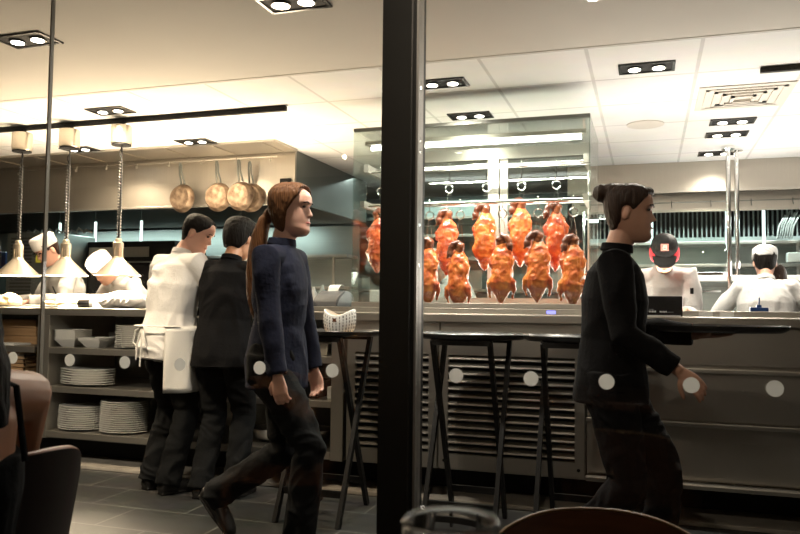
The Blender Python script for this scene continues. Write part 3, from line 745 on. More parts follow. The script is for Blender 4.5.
# pans
def pan(x,y,lb,r=.122,rz=0,z=2.335):
    t = empty('frying_pan',(x,y,z),R(rz),lb,'frying pan','frying pans hanging on the hood')
    zc=-.305
    m = MB().lathe([(.0001,0),(r*.80,0),(r*.84,-.004),(r,-.045),(r*1.02,-.046),(r*1.02,-.043),(r*.85,-.003),(r*.80,.004),(.0001,.004)][::-1],(0,-.002,zc),axis='y',n=40); 
    m.build('pan_body','carbon_pan',t,smooth=True)
    m = MB(); 
    for s in (-1,1): m.tube([(s*.018,.045,zc+r*.95),(s*.016,.035,zc+r+.03),(s*.011,.01,-.10),(s*.010,.003,-.03),(s*.006,0,-.01),(0,0,-.004)],.008,8)
    m.build('handle','steel_dark',t,smooth=True)
    m = MB().box(-.026,.038,zc+r*.82,.026,.05,zc+r*1.02,.003); m.build('handle_plate','steel',t)
pan(-3.835,5.60,'frying pan hanging on the left hood, leftmost and apart from the others',rz=-4)
pan(-3.475,5.60,'middle frying pan on the left hood',rz=3)
pan(-3.26,5.59,'scorched frying pan hanging at the right of the row on the hood',rz=-2)
pan(-3.20,5.67,'frying pan half hidden behind the rightmost pan',rz=6,z=2.33)
pan(-3.49,5.67,'frying pan half hidden behind the middle pan',rz=6,z=2.34) if False else None

# ------------------------------------------------------------------ back kitchen, right
slab('service_shelf',-.55,4.0,6.55,6.80,1.345,1.395,'white_china','long white service shelf across the back behind the cooks','shelf')
t = empty('work_table',(1.7,6.88,0),0,'stainless work table behind the white capped cook','table')
MB().box(-2.25,-.28,.86,2.3,.27,.90,.005).build('table_top','steel_cool',t); MB().box(-2.2,-.25,.25,2.25,.25,.28).build('undershelf','steel_cool',t)
for a in (-2.2,0,2.25):
    for b_ in (-.24,.24): MB().bar((a,b_,0),(a,b_,.86),.04).build('leg','steel_dark',t)
t = empty('drawer_cabinet',(.6,6.9,0),0,'grey refrigerated drawer cabinet below the service shelf','cabinet')
MB().box(-.5,-.24,.902,.6,.2,1.33,.004).build('body','steel_cool',t)
for k in range(2):
    d = MB().box(-.48+k*.54,-.262,.93,.04+k*.54,-.242,1.30,.006).build('drawer','steel_cool',t); MB().box(-.40+k*.54,-.285,1.26,-.04+k*.54,-.263,1.275).build('handle','chrome',d)
for k,(x,y,lb) in enumerate(((.69,6.66,'right one of the two steel poles rising to the ceiling'),(.612,6.50,'left one of the two steel poles rising to the ceiling'))):
    z0 = 1.396 if k==0 else 1.36
    m = MB().lathe([(.045,0),(.045,.008),(.017,.012),(.017,ZC-z0-.02),(.05,ZC-z0-.012),(.05,ZC-z0-.002)],n=20)
    o = m.build('steel_pole','chrome',smooth=True); o.location=(x,y,z0 if k==0 else .001); 
    if k==1: o.scale.z=(ZC-.003)/(ZC-z0-.002)
    tag(o,lb,'pole','steel poles')
t = empty('glass_screen',(0.05,6.70,1.396),0,'steel framed glass screen left of the poles above the service shelf','glass screen')
m = MB().box(-.58,-.012,.0,.60,.012,.03,.003); m.box(.58,-.012,.03,.60,.012,.55); m.box(-.58,-.012,.03,-.56,.012,.55); m.build('frame','chrome',t)
MB().box(-.56,-.003,.03,.58,.003,.55).build('glass','case_glass',t)
# equipment line under the right hood
t = empty('cooking_line',(1.6,7.95,0),0,'long stainless cooking line with back shelf under the right hood','cooking range')
MB().box(-2.1,-.35,0,2.2,.45,.92,.005).build('body','steel_cool',t)
MB().box(-2.1,.30,.92,2.2,.34,1.85).build('splashback','steel_cool',t)
for z in (1.30,1.56,1.78): MB().box(-2.1,-.05,z-.03,2.2,.30,z,.004).build('back_shelf','steel',t)
for k in range(8): MB().bar((-2.0+k*.58,-.03,.93),(-2.0+k*.58,-.03,1.78),.02).build('upright','steel',t)
tag(MB().box(-.55,8.38,1.70,3.9,8.42,2.16).build('filter_bank','black'),'dark bank of vertical ribs under the right hood','filters')
fb = col.objects[-1]
m = MB()
for k in range(100): m.box(-.53+k*.044,8.355,1.72,-.53+k*.044+.014,8.38,2.14)
m.build('ribs','steel_cool',fb)
lip = MB().box(-.68,7.30,2.0,3.98,7.33,2.17).build('inner_panel','steel_hood'); lip.parent = hR; lip.location = -V(hR.location)
hkb = MB(); 
for k in range(10):
    o = MB().tube([(-.45+k*.33,7.28,2.10),(-.45+k*.33,7.275,2.06),(-.45+k*.33,7.26,2.04),(-.45+k*.33,7.25,2.055)],.004,6).build('utensil_hook','steel_dark',hR); o.location = -V(hR.location)
o = MB().lathe([(.0001,-.6),(.004,-.6),(.004,3.9),(.0001,3.9)],(0,7.285,2.085),axis='x',n=6).build('hook_bar','steel_dark',hR); o.location = -V(hR.location)
for k,(x,lb) in enumerate(((.04,'white glowing pipe hanging behind the capped cook'),(.70,'white glowing pipe hanging behind the two poles'),(1.01,'white glowing pipe hanging above the white capped cook'),(1.6,'white glowing pipe near the right edge'))):
    t = empty('suppression_pipe',(x,7.60,1.69),0,lb,'pipe','vertical glowing pipes under the hoods')  # pipe with nozzle; its brightness is put in as emission
    MB().box(-.012,-.01,.03,.012,.01,.34).build('tube','pipe_glow',t); MB().tube([(0,0,.03),(.0,-.01,.0),(-.02,-.02,-.03)],.007,8).build('nozzle','chrome',t)
    MB().box(-.006,-.004,.34,.006,.004,.50).build('stem','chrome',t)
for x,y,z,w,h,m_,lb in ((1.45,7.75,1.785,.10,.14,'paper','pale box high on the back shelf at the right edge'),(1.28,7.75,1.5605,.06,.09,'clear_plastic','clear tub on the back shelf above the rear cook'),(1.38,7.75,1.5605,.05,.12,'steel','steel canister on the back shelf at the right edge')):
    o = MB().box(-w,-w*.8,0,w,w*.8,h,.01).build('storage_box',m_); o.location=(x,y,z+.001); tag(o,lb,'container')
m = MB()
for k in range(7): m.tube([(k*.02,0,.0),(k*.02+.02,0,.12),(k*.02+.07,0,.22+.02*(k%3))],.008,6)
o = m.build('tongs_bundle','steel_dark',smooth=True); ptag(o,(1.15,7.8,1.787),'dark bundle of utensils on the top back shelf at the right','utensils')

# ------------------------------------------------------------------ back kitchen, left
t = empty('cooking_line',(-5.4,7.0,0),0,'stainless cooking line under the left hood','cooking range')
MB().box(-3.2,-.35,0,2.55,.35,.92,.005).build('body','steel_cool',t)
MB().box(-3.2,.35,.0,2.55,.38,1.95).build('splashback','steel_cool',t)
MB().box(-3.2,.02,1.60,2.55,.33,1.63,.004).build('back_shelf','steel',t)
MB().box(-3.2,.10,1.28,2.55,.33,1.31,.004).build('back_shelf','steel',t)
for k in range(7): MB().bar((-3.0+k*.9,.04,.93),(-3.0+k*.9,.04,1.6),.02).build('upright','steel',t)
for k,(x,lb) in enumerate(((-6.50,'white glowing pipe behind the middle heat lamp'),(-6.0,'white glowing pipe left of the rightmost heat lamp'),(-5.38,'white glowing pipe left of the man in white'),(-4.12,'white glowing pipe below the scorched pan'))):
    t = empty('suppression_pipe',(x,7.15,1.68),0,lb,'pipe','vertical glowing pipes under the hoods')  # left-hand pipes, also made bright by emission, no lamp
    MB().box(-.010,-.01,.03,.010,.01,.36).build('tube','pipe_glow',t); MB().tube([(0,0,.03),(.0,-.01,.0),(-.02,-.02,-.05)],.007,8).build('nozzle','chrome',t)
    MB().box(-.005,-.004,.36,.005,.004,.62).build('stem','chrome',t)
# tall louvred fridge, broiler
t = empty('upright_oven',(-5.75,6.25,0),0,'grey upright oven with slotted door behind the left heat lamps','oven')
MB().box(-.30,-.3,0,.26,.3,1.80,.01).build('body','steel_cool',t)
for k in range(22): MB().box(-.24,-.312,1.02+k*.034,.02,-.302,1.036+k*.034).build('slot','steel_dark',t)
MB().box(.07,-.312,1.50,.13,-.302,1.62).build('yellow_sticker','yellow',t)
MB().box(.20,-.33,.9,.22,-.305,1.6).build('handle','chrome',t)
t = empty('broiler',(-4.93,6.70,.922),0,'dark broiler standing on the left cooking line behind the chefs','broiler')
MB().box(-.55,-.28,0,.5,.28,.82,.01).build('body','black',t)
MB().box(-.52,-.292,.66,.20,-.282,.76).build('top_grille','steel',t)
MB().box(-.50,-.292,.10,.42,-.282,.58).build('door','black_gloss',t); MB().box(-.45,-.315,.60,.38,-.29,.615).build('handle','chrome',t)
t = empty('microwave',(-6.55,6.35,0),0,'dark shelf cabinet with stacked goods at the left edge of the kitchen','cabinet')
MB().box(-.35,-.3,0,.30,.3,1.45,.008).build('body','steel_dark',t); MB().box(-.30,-.31,1.18,.25,-.302,1.40).build('door','black_gloss',t)
for a in ((-6.72,.13,.26,'paper','white box on the cabinet at the far left edge'),(-6.42,.10,.18,'blue','blue tub on the cabinet at the far left edge'),(-6.60,.05,.10,'red','red carton standing in front of the white box')):
    o = MB().box(-a[1],-.10,0,a[1],.10,a[2],.008).build('storage_box',a[3]); ptag(o,(a[0],6.30 if a[3]!='red' else 6.12,1.452),a[4],'container')
m = MB()
for k in range(9):
    a = random.uniform(-.5,.5); m.tube([(k*.09-.35,0,.0),(k*.09-.3,-.02,.04+a*.03),(k*.09-.24,.0,.0)],.010,6)
o = m.build('utensil_pile','alu',smooth=True); ptag(o,(-5.72,6.2,1.812),'pile of pale tongs on top of the grey upright oven','utensils')
for k,(x,h,m_,lb) in enumerate(((-3.20,.20,'green','green topped bottle behind the receipt printer, leftmost'),(-3.11,.16,'clear_plastic','clear bottle beside the green topped bottle'),(-3.02,.17,'white_china','white squeeze bottle behind the receipt printer'),(-2.93,.19,'clear_plastic','clear bottle rightmost of the bottles behind the printer'))):
    m = MB().lathe([(.0001,0),(.035,0),(.036,h*.65),(.018,h*.8),(.012,h),(.0001,h)],n=18); o = m.build('bottle',m_,smooth=True); ptag(o,(x,6.62,1.121),lb,'bottle')
slab('side_counter',-3.55,-1.9,6.45,6.85,1.08,1.12,'steel','stainless side counter behind the receipt printer holding bottles','counter')
t = empty('steel_rack',(-2.6,7.85,0),0,'wide stainless rack with long shelves behind the ponytailed woman','rack')
for z in (.3,.8,1.3,1.62,1.86,2.05): MB().box(-1.1,-.3,z-.03,1.8,.3,z,.003).build('shelf','steel',t)
for x in (-1.08,.35,1.78):
    for y in (-.28,.28): MB().bar((x,y,0),(x,y,2.1),.03).build('upright','steel',t)
MB().box(-1.1,.30,.3,1.8,.32,2.3).build('back_panel','steel_cool',t)
for k in range(7):
    o = MB().box(-.13,-.12,0,.13,.12,.10+.05*(k%3),.01).build('storage_box',['steel','steel_cool','clear_plastic','alu'][k%4]); ptag(o,(-3.4+k*.33,7.82,1.302 if k%2 else 1.622),['leftmost tub','second tub from the left','third tub from the left','middle tub','tub right of the middle one','second tub from the right','rightmost tub'][k]+' on the steel rack seen behind the duck case','container')

# ------------------------------------------------------------------ people
def ik(A,B,l1,l2,hint):
    A=V(A);B=V(B);d=B-A;L_=min(d.length,(l1+l2)*.999); dn=d.normalized()
    a=(l1*l1-l2*l2+L_*L_)/(2*L_); h=math.sqrt(max(0,l1*l1-a*a)); hint=V(hint); hh=(hint-dn*hint.dot(dn)).normalized()
    return A+dn*a+hh*h, A+dn*L_
def head_mesh(mb, T, infl=0, face=True, n=36):
    prof = [(-.122,.005,.055,.018),(-.115,-.018,.082,.034),(-.100,-.040,.092,.045),(-.082,-.056,.093,.054),(-.062,-.068,.088,.060),(-.042,-.078,.089,.065),
            (-.02,-.087,.089,.069),(0,-.093,.087,.072),(.02,-.098,.086,.074),(.032,-.099,.092,.0755),(.045,-.100,.095,.0765),(.068,-.098,.092,.075),(.088,-.088,.080,.068),(.103,-.070,.060,.056),(.114,-.042,.034,.034),(.119,-.015,.008,.010)]
    # refine in z
    fine=[]
    for a,b in zip(prof,prof[1:]):
        for k in range(3): u=k/3; fine.append(tuple(a[i]+(b[i]-a[i])*u for i in range(4)))
    fine.append(prof[-1]); rings=[]
    for z,yb,yf,hw in fine:
        ring=[]
        for k in range(n*2):
            th=2*PI*k/(n*2); c=math.cos(th); s=math.sin(th); cy=(yb+yf)/2-.006; e=.86
            x=(hw+infl)*math.copysign(abs(c)**e,c); y=cy+((yf-cy) if s>0 else (cy-yb))*math.copysign(abs(s)**e,s)+infl*s
            if face and s>0:
                g=math.exp(-(x/.0125)**2); u=(.030-z)/.055
                if 0<u<1.12: y+=g*.027*min(1,u)**1.25*(1 if u<1 else max(0,(1.12-u)/.12))
                y+=.006*math.exp(-(x/.022)**2)*(math.exp(-((z+.050)/.006)**2)+math.exp(-((z+.063)/.006)**2))
                y+=.005*math.exp(-(x/.02)**2)*math.exp(-((z+.092)/.012)**2)
                for sx in (-1,1): y-=.010*math.exp(-((x-sx*.031)/.014)**2-((z-.018)/.010)**2)
                y+=.004*math.exp(-((z-.036)/.008)**2)*math.exp(-(x/.05)**4)
            ring.append(mb.bm.verts.new(T(V((x,y,z+(infl if z>0 else 0)*max(0,z)/.12)))))
        rings.append(ring)
    m=n*2
    for a,b in zip(rings,rings[1:]):
        for k in range(m): mb.bm.faces.new((a[k],a[(k+1)%m],b[(k+1)%m],b[k]))
    mb.bm.faces.new(rings[0][::-1]); mb.bm.faces.new(rings[-1])
def hand(mb, W, d, n, side, curl=.5, sc_=1.0, pinch=0):
    W=V(W); d=V(d).normalized(); n=V(n); n=(n-d*n.dot(d)).normalized(); s=d.cross(n)*side   # s points to the thumb side
    q=sc_
    mb.loft([W-d*.03,W,W+d*.03*q,W+d*.06*q,W+d*.088*q],[(.024,.019),(.025,.018),(.035*q,.016*q),(.041*q,.014*q),(.037*q,.011*q)],side=s,n=14)
    for i,(o,l) in enumerate(((.029,.070),(.010,.079),(-.010,.074),(-.028,.058))):
        p=W+d*.080*q+s*o*q; a=0; pts=[p-d*.01]; dirv=d
        fan=s*(o*1.2)
        segs=[.45,.32,.23]; pts.append(p)
        for k,f in enumerate(segs):
            a+=curl*(.55,.85,.6)[k]*(1+.08*i); dirv=(d*math.cos(a)+n*math.sin(a)+fan).normalized(); p=p+dirv*(l*f*q); pts.append(p)
        mb.loft(pts,[.0095*q,.0098*q,.0088*q,.0080*q,.0062*q],side=s,n=8)
    p=W+d*.018*q+s*.022*q; dv=(d*.62+s*.66+n*.35).normalized(); dv2=(d*.85+s*.25+n*.5).normalized()
    mb.loft([p-s*.01,p+dv*.022*q,p+dv*.045*q,p+dv*.045*q+dv2*.028*q,p+dv*.045*q+dv2*.046*q],[.014*q,.014*q,.0115*q,.010*q,.007*q],side=n,n=8)

class Person:
    def __init__(s, loc, rz, lb, skin='skin', scale=1.0, lean=0, side_lean=0, head=(0,0,0), hips_z=.93, crouch=0,
                 feet=None, hands=None, fem=False, width=1.0, hunch=0, neck_fwd=0, twist=0, sitting=False, curl=(.5,.5), palms=None, elbow_hint=None, voxel=.006, group=None, handdir=None):
        s.t=empty('person',loc,rz,lb,'person',group); s.sc=scale; s.skin=skin; s.vox=voxel; s.fem=fem; w=width
        s.t.scale=(scale,)*3
        Rl=Matrix.Rotation(R(-lean),3,'X')@Matrix.Rotation(R(side_lean),3,'Y')   # lean forward (+y)
        Rh=Matrix.Rotation(R(-(lean+hunch)),3,'X')@Matrix.Rotation(R(side_lean),3,'Y')
        Tw=Matrix.Rotation(R(twist),3,'Z')
        P=V((0,0,hips_z)); s.P=P
        s.waist=P+Rl@V((0,.0,.14)); s.chest=s.waist+Tw@(Rl@V((0,.0,.17))); s.upper=s.chest+Tw@(Rh@V((0,-.008,.155))); s.neck=s.upper+Tw@(Rh@V((0,-.004,.055)))
        s.side=Tw@Rh@V((1,0,0)); s.fwd=Tw@Rh@V((0,1,0)); s.up=Tw@Rh@V((0,0,1))
        hp,hy,hr=head; Q=Matrix.Rotation(R(twist+hy),3,'Z')@Matrix.Rotation(R(-hp),3,'X')@Matrix.Rotation(R(hr),3,'Y')
        s.Q=Q; base=s.neck+s.up*.045+s.fwd*(.012+neck_fwd); s.hc=base+Q@V((0,.028,.115)); s.hbase=base
        sw=(.158 if fem else .178)*w; s.sw=sw; s.w=w
        s.sh=[s.upper+s.side*(k*sw)+s.up*(-.012) for k in (-1,1)]
        s.hip=[P+V((k*.088,0,-.03)) for k in (-1,1)]
        feet=feet or [(-.10,0,0,0),(.10,0,0,0)]
        s.knee=[];s.ankle=[];s.foot=[]
        for i,f in enumerate(feet):
            fx,fy,fz,fp=f[:4]; yawf=f[4] if len(f)>4 else (-1,1)[i]*-8
            A=V((fx,fy-.04,fz+.085)); k,a=ik(s.hip[i],A,.43,.415,(0,1,0.0)); s.knee.append(k); s.ankle.append(a); s.foot.append((fp,yawf))
        s.elbow=[];s.wrist=[]
        hands=hands or [(-.24,.04,.86),(.24,.04,.86)]; eh=elbow_hint or [(-.3,-1,0),(.3,-1,0)]
        for i in range(2):
            e,wv=ik(s.sh[i],hands[i],.285,.255,eh[i]); s.elbow.append(e); s.wrist.append(wv)
        s.curl=curl; s.palms=palms or [(1,0,0),(-1,0,0)]; s.hd=handdir or [None,None]
    def head_T(s): return lambda p: s.hc+s.Q@p
    def body(s, arms_r=1.0):
        b=MB(); f=.86 if s.fem else .95; w=s.w*f
        b.loft([s.P-V((0,0,.10)),s.P,s.waist,s.chest,s.upper-s.up*.03,s.upper+s.up*.02,s.neck,s.hbase+s.up*.0,s.hbase+s.Q@V((0,.012,.055))],
               [(.10*w,.075),(.155*w,.10),(.125*w,.088),(.150*w,.10),(.150*w,.085),(.10*w,.07),(.053,.055),(.052,.056),(.050,.055)],side=s.side,n=24)
        head_mesh(b,s.head_T())
        for k in (-1,1):
            b.ell(s.hc+s.Q@V((k*.076,-.012,-.004)),(.008,.019,.030),s.Q@Matrix.Rotation(R(k*-18),3,'Z')@Matrix.Rotation(R(-12),3,'X'))
        for i,k in enumerate((-1,1)):
            b.loft([s.upper+s.side*(k*.06),s.sh[i],s.sh[i].lerp(s.elbow[i],.35),s.sh[i].lerp(s.elbow[i],.75),s.elbow[i],s.elbow[i].lerp(s.wrist[i],.3),s.elbow[i].lerp(s.wrist[i],.75),s.wrist[i]],
                   [.05*arms_r,.052*arms_r,.046*arms_r,.039*arms_r,.036*arms_r,.038*arms_r,.029*arms_r,(.026,.021)],n=16)
            d=V(s.hd[i]) if s.hd[i] else (s.wrist[i]-s.elbow[i]).normalized()
            hand(b,s.wrist[i],d,s.palms[i],(1,-1)[i],s.curl[i],.95 if s.fem else 1.05)
            b.loft([s.hip[i]+V((0,0,.03)),s.hip[i]-V((0,0,.05)),s.hip[i].lerp(s.knee[i],.5),s.knee[i],s.knee[i].lerp(s.ankle[i],.35),s.ankle[i]],[.075,.078,.062,.047,.046,.034],n=14)
            fp,yf=s.foot[i]; Fq=Matrix.Rotation(R(yf),3,'Z')@Matrix.Rotation(R(fp),3,'X')
            b.loft([s.ankle[i]+V((0,0,.02)),s.ankle[i]+Fq@V((0,.03,-.045)),s.ankle[i]+Fq@V((0,.13,-.06))],[.034,.034,.024],n=10)
        o=remesh(b,'body',s.skin,s.t,s.vox*.8,3)
        for k in (-1,1):
            e=MB().ell(s.hc+s.Q@V((k*.031,.0785,.018)),(.012,.008,.006)).build('eye','eye',s.t,smooth=True)
            m=MB(); m.loft([s.hc+s.Q@V((k*x_,y_,.036+z_)) for x_,y_,z_ in ((.016,.097,-.001),(.03,.094,.004),(.046,.083,0))],[(.003,.003)]*3,n=6)
            m.build('eyebrow','hair_dark',s.t)
        m=MB(); m.loft([s.hc+s.Q@V((x_,y_,-.0565)) for x_,y_ in ((-.021,.083),(-.010,.0925),(0,.0955),(.010,.0925),(.021,.083))],[(.003,.003),(.004,.0045),(.0045,.005),(.004,.0045),(.003,.003)],side=(0,0,1),n=8); m.build('lips','lip',s.t,smooth=True)
        return o
    def jacket(s, m, hem=.20, sleeve=.97, loose=1.0, wr=.010, seed=1, flare=1.0, collar=True, name='jacket', wscale=7):
        b=MB(); w=s.w*(.90 if s.fem else 1.0)*loose; dn=V((0,0,-1))
        pts=[s.P+dn*hem+(s.P-s.waist)*.0,s.P+dn*(hem*.5),s.P,s.waist,s.chest,s.upper-s.up*.045,s.upper+s.up*.012,s.neck-s.up*.012,s.neck+s.up*.02]
        rr=[(.182*w*flare,.145*loose*flare),(.182*w*flare,.145*loose*flare),(.180*w,.138*loose),(.152*w,.120*loose),(.176*w,.128*loose),(.172*w,.108*loose),(.115*w,.083),(.066,.066),(.060,.062)]
        b.loft(pts,rr,side=s.side,n=28)
        if s.fem:
            for k in (-1,1): b.ell(s.chest+s.side*(k*.06)+s.fwd*.066+s.up*.03,(.060,.040,.066))
        b.ell(s.P+V((0,-.045,-.03)),(.145*w,.105,.12))
        for i,k in enumerate((-1,1)):
            E=s.elbow[i];W_=s.wrist[i];S=s.sh[i]
            we=E.lerp(W_,sleeve)
            b.loft([s.upper+s.side*(k*.05)-s.up*.02,S,S.lerp(E,.3),S.lerp(E,.7),E,E.lerp(we,.4),E.lerp(we,.85),we],
                   [r*loose for r in (.070,.069,.063,.057,.054,.052,.046,.044)],n=18)
        o=remesh(b,name,m,s.t,s.vox,5,wr=wr,wscale=wscale,wdir=(1,1,.8),fine=.0008,seed=seed)
        if collar:
            c=MB(); c.loft([s.neck-s.up*.005,s.neck+s.up*.014,s.neck+s.up*.030],[(.068,.070),(.066,.067),(.063,.065)],side=s.side,n=24,cap=True); remesh(c,'collar',m,s.t,.004,1)
        return o
    def trousers(s, m='trouser', wr=.011, seed=2, loose=1.0, shoe='shoe', top=.06):
        b=MB(); w=s.w
        b.loft([s.P+V((0,0,top)),s.P,s.P-V((0,0,.08)),s.P-V((0,0,.13))],[(.155*w,.115),(.172*w,.128),(.168*w,.122),(.10,.09)],n=26)
        for i in range(2):
            H=s.hip[i];K=s.knee[i];A=s.ankle[i]
            b.loft([H+V((0,0,.04)),H-V((0,0,.04)),H.lerp(K,.45),H.lerp(K,.85),K,K.lerp(A,.4),K.lerp(A,.8),A+(A-K).normalized()*.035],
                   [r*loose for r in (.092,.096,.086,.074,.070,.068,.067,.070)],n=20)
        remesh(b,'trousers',m,s.t,s.vox,5,wr=wr,wscale=8,wdir=(1,1,1.3),fine=.0008,seed=seed)
        for i in range(2):
            fp,yf=s.foot[i]; Fq=Matrix.Rotation(R(yf),3,'Z')@Matrix.Rotation(R(fp),3,'X'); c=MB(); A=s.ankle[i]
            T=lambda x,y,z: A+Fq@V((x,y,z-.085+.0))
            c.loft([T(0,-.062,.03),T(0,-.05,.036),T(0,.0,.045),T(0,.06,.045),T(0,.12,.035),T(0,.175,.026),T(0,.20,.022)],[(.022,.022),(.036,.034),(.040,.042),(.044,.040),(.050,.032),(.044,.024),(.022,.016)],side=Fq@V((1,0,0)),n=18)
            c.loft([T(0,-.055,.008),T(0,.06,.008),T(0,.19,.008)],[(.034,.008),(.045,.008),(.036,.008)],side=Fq@V((1,0,0)),n=14)
            c.loft([T(0,-.015,.04),T(0,-.012,.10)],[(.040,.045),(.038,.042)],n=14)
            remesh(c,'shoe',shoe,s.t,.005,2)
    def hair(s, m, kind='short', extra=None):
        T=s.head_T(); b=MB(); Q=s.Q
        vol = {'crop':.008,'short':.011,'thick':.026,'long':.016}[kind]
        b0 = len(b.bm.verts); head_mesh(b, lambda p: p, vol, face=False); b.bm.verts.ensure_lookup_table()
        for v in b.bm.verts[b0:]:
            x,y,z = v.co
            if kind=='long': lim = .015+.055*max(0,min(1,(z-.0)/.075)) if z>0 else .012+.25*z
            else: lim = .022+.052*max(0,min(1,(z-.015)/.06)) if z>.01 else (-.028+.5*min(0,z+.01) )
            zmin = -.105 if kind=='long' else -.078
            k = min(1,max(0,(y-lim)/.012)); k = max(k, min(1,max(0,(zmin-z)/.015)))
            if kind!='long' and abs(x)>.05: k = max(k, math.exp(-((y+.010)/.022)**4-((z+.006)/.030)**4))
            sh_ = 1-k*(.0 + (vol+.018)/.085)
            c = V((0,-.006,z*.9)); v.co = T(c+(v.co-c)*sh_)
        if extra: extra(b,T,Q)
        o=remesh(b,'hair',m,s.t,.005,3,wr=.003,wscale=26,wdir=(1.8,1.8,.25),fine=.001)
        return o
    def skullcap(s, m='coat_white', h=.075, z0=.045):
        T=s.head_T(); b=MB()
        b.loft([T(V((0,-.008,z0-.01))),T(V((0,-.010,z0+.03))),T(V((0,-.014,z0+h))),T(V((0,-.015,z0+h+.014)))],[(.089,.108),(.090,.109),(.088,.105),(.070,.085)],side=s.Q@V((1,0,0)),n=32)
        return remesh(b,'cap',m,s.t,.005,2,wr=.003,wscale=12)

# --- man in white coat, from behind
p=Person((-2.765,3.96,0),R(-18),'person in a white chef jacket and tied apron, seen from behind at the pass','skin_pale',.985,lean=7,hunch=10,head=(26,-58,0),
         feet=[(-.10,.02,0,0),(.09,.0,0,0)],hands=[(-.15,.34,1.20),(.12,.36,1.20)],palms=[(0,0,-1),(0,0,-1)],handdir=[(.2,1,-.2),(-.2,1,-.2)],elbow_hint=[(-1,-.3,-1),(1,-.3,-1)],width=1.0)
p.body(); p.jacket('coat_white',hem=.13,loose=1.13,wr=.010,seed=3,flare=1.04); p.trousers(seed=5,loose=1.08); p.hair('hair_dark','crop')
# apron: skirt wrapped round the right hip and front, tied behind
m=MB(); n=40; a0,a1=R(-48),R(165); inner=[];outer=[]
for u in range(13):
    z=1.0-.39*u/12; ra=[];rb=[]
    for k in range(n+1):
        a=a0+(a1-a0)*k/n; fl=1+.10*u/12; wv=.010*math.sin(a*7+u*.25)*u/12
        for L_,o in ((ra,.0),(rb,.004)): L_.append(m.bm.verts.new((math.cos(a)*(.212*fl+wv+o)*1.0, .0+math.sin(a)*(.178*fl+wv+o), z - (.20*max(0,math.cos(a-R(215)))**2 if False else 0))))
    inner.append(ra);outer.append(rb)
for G in (inner,outer):
    for a_,b_ in zip(G,G[1:]):
        for k in range(n): m.bm.faces.new((a_[k],a_[k+1],b_[k+1],b_[k]))
for k in range(n):
    m.bm.faces.new((inner[0][k],inner[0][k+1],outer[0][k+1],outer[0][k])); m.bm.faces.new((inner[-1][k],inner[-1][k+1],outer[-1][k+1],outer[-1][k]))
for j in range(12):
    for e in (0,n): m.bm.faces.new((inner[j][e],inner[j+1][e],outer[j+1][e],outer[j][e]))
m.build('apron','apron',p.t,smooth=180)
m=MB(); pts=[(math.cos(a)*.212,math.sin(a)*.180-.006,1.00) for a in [R(172+k*8.4) for k in range(21)]]; m.loft(pts,[(.003,.006)]*len(pts),side=(0,0,0.01),n=8)
m.tube([(-.02,-.172,1.0),(-.07,-.185,.97),(-.09,-.185,.90),(-.06,-.18,.88),(-.03,-.178,.95),(-.02,-.172,1.0)],.005); m.tube([(-.02,-.172,1.0),(.02,-.19,.95),(.03,-.185,.88),(.0,-.18,.90),(-.02,-.172,1.0)],.005)
m.tube([(-.02,-.175,1.0),(-.04,-.19,.9),(-.05,-.19,.80)],.005); m.tube([(-.02,-.175,1.0),(.0,-.19,.88),(-.01,-.19,.76)],.005); m.ell((-.02,-.176,1.0),(.012,.01,.012))
m.build('apron_strings','apron',p.t,smooth=True)
# --- man in black beside him
p=Person((-2.375,3.95,0),R(2),'black haired person in a black jacket, seen from behind beside the white jacket','skin_tan',.955,lean=5,hunch=10,head=(22,-6,0),
         feet=[(-.10,-.02,0,0),(.10,.03,0,0)],hands=[(-.14,.34,1.20),(.14,.34,1.20)],palms=[(0,0,-1),(0,0,-1)],handdir=[(.2,1,-.2),(-.2,1,-.2)],elbow_hint=[(-1,-.3,-1),(1,-.3,-1)],width=1.02)
p.body(); p.jacket('cloth_black',hem=.14,loose=1.07,wr=.011,seed=8,flare=1.03); p.trousers(seed=9,loose=1.05); p.hair('hair_dark','thick')
# --- ponytailed woman walking right
def pony(b,T,Q):
    b.ell(T(V((0,-.118,-.015))),(.026,.026,.030),Q)
    b.loft([T(V((0,-.10,-.015))),T(V((-.002,-.140,-.045))),T(V((-.004,-.158,-.10))),T(V((-.006,-.172,-.19))),T(V((-.006,-.182,-.30))),T(V((-.004,-.180,-.40))),T(V((-.002,-.165,-.48))),T(V((0,-.150,-.53)))],
           [(.022,.022),(.028,.030),(.032,.040),(.034,.046),(.033,.044),(.028,.036),(.020,.024),(.007,.007)],n=14)
p=Person((-1.63,3.18,0),R(-90),'ponytailed person in a navy jacket walking right, left of the black post','skin_pale',.985,lean=2,hunch=2,head=(2,0,0),fem=True,width=1.0,
         feet=[(-.07,-.30,.13,-48,0),(.07,.20,.0,0,0)],hands=[(-.19,.11,.79),(.20,.12,.735)],palms=[(1,0,0),(-1,0,0)],curl=(.7,.65),elbow_hint=[(0,-1,0),(0,-1,0)],hips_z=.90,voxel=.0055)
p.body(); p.jacket('cloth_navy',hem=.15,loose=.98,wr=.009,seed=12,flare=1.0); p.trousers(seed=13,loose=1.05); p.hair('hair_auburn','long',pony)
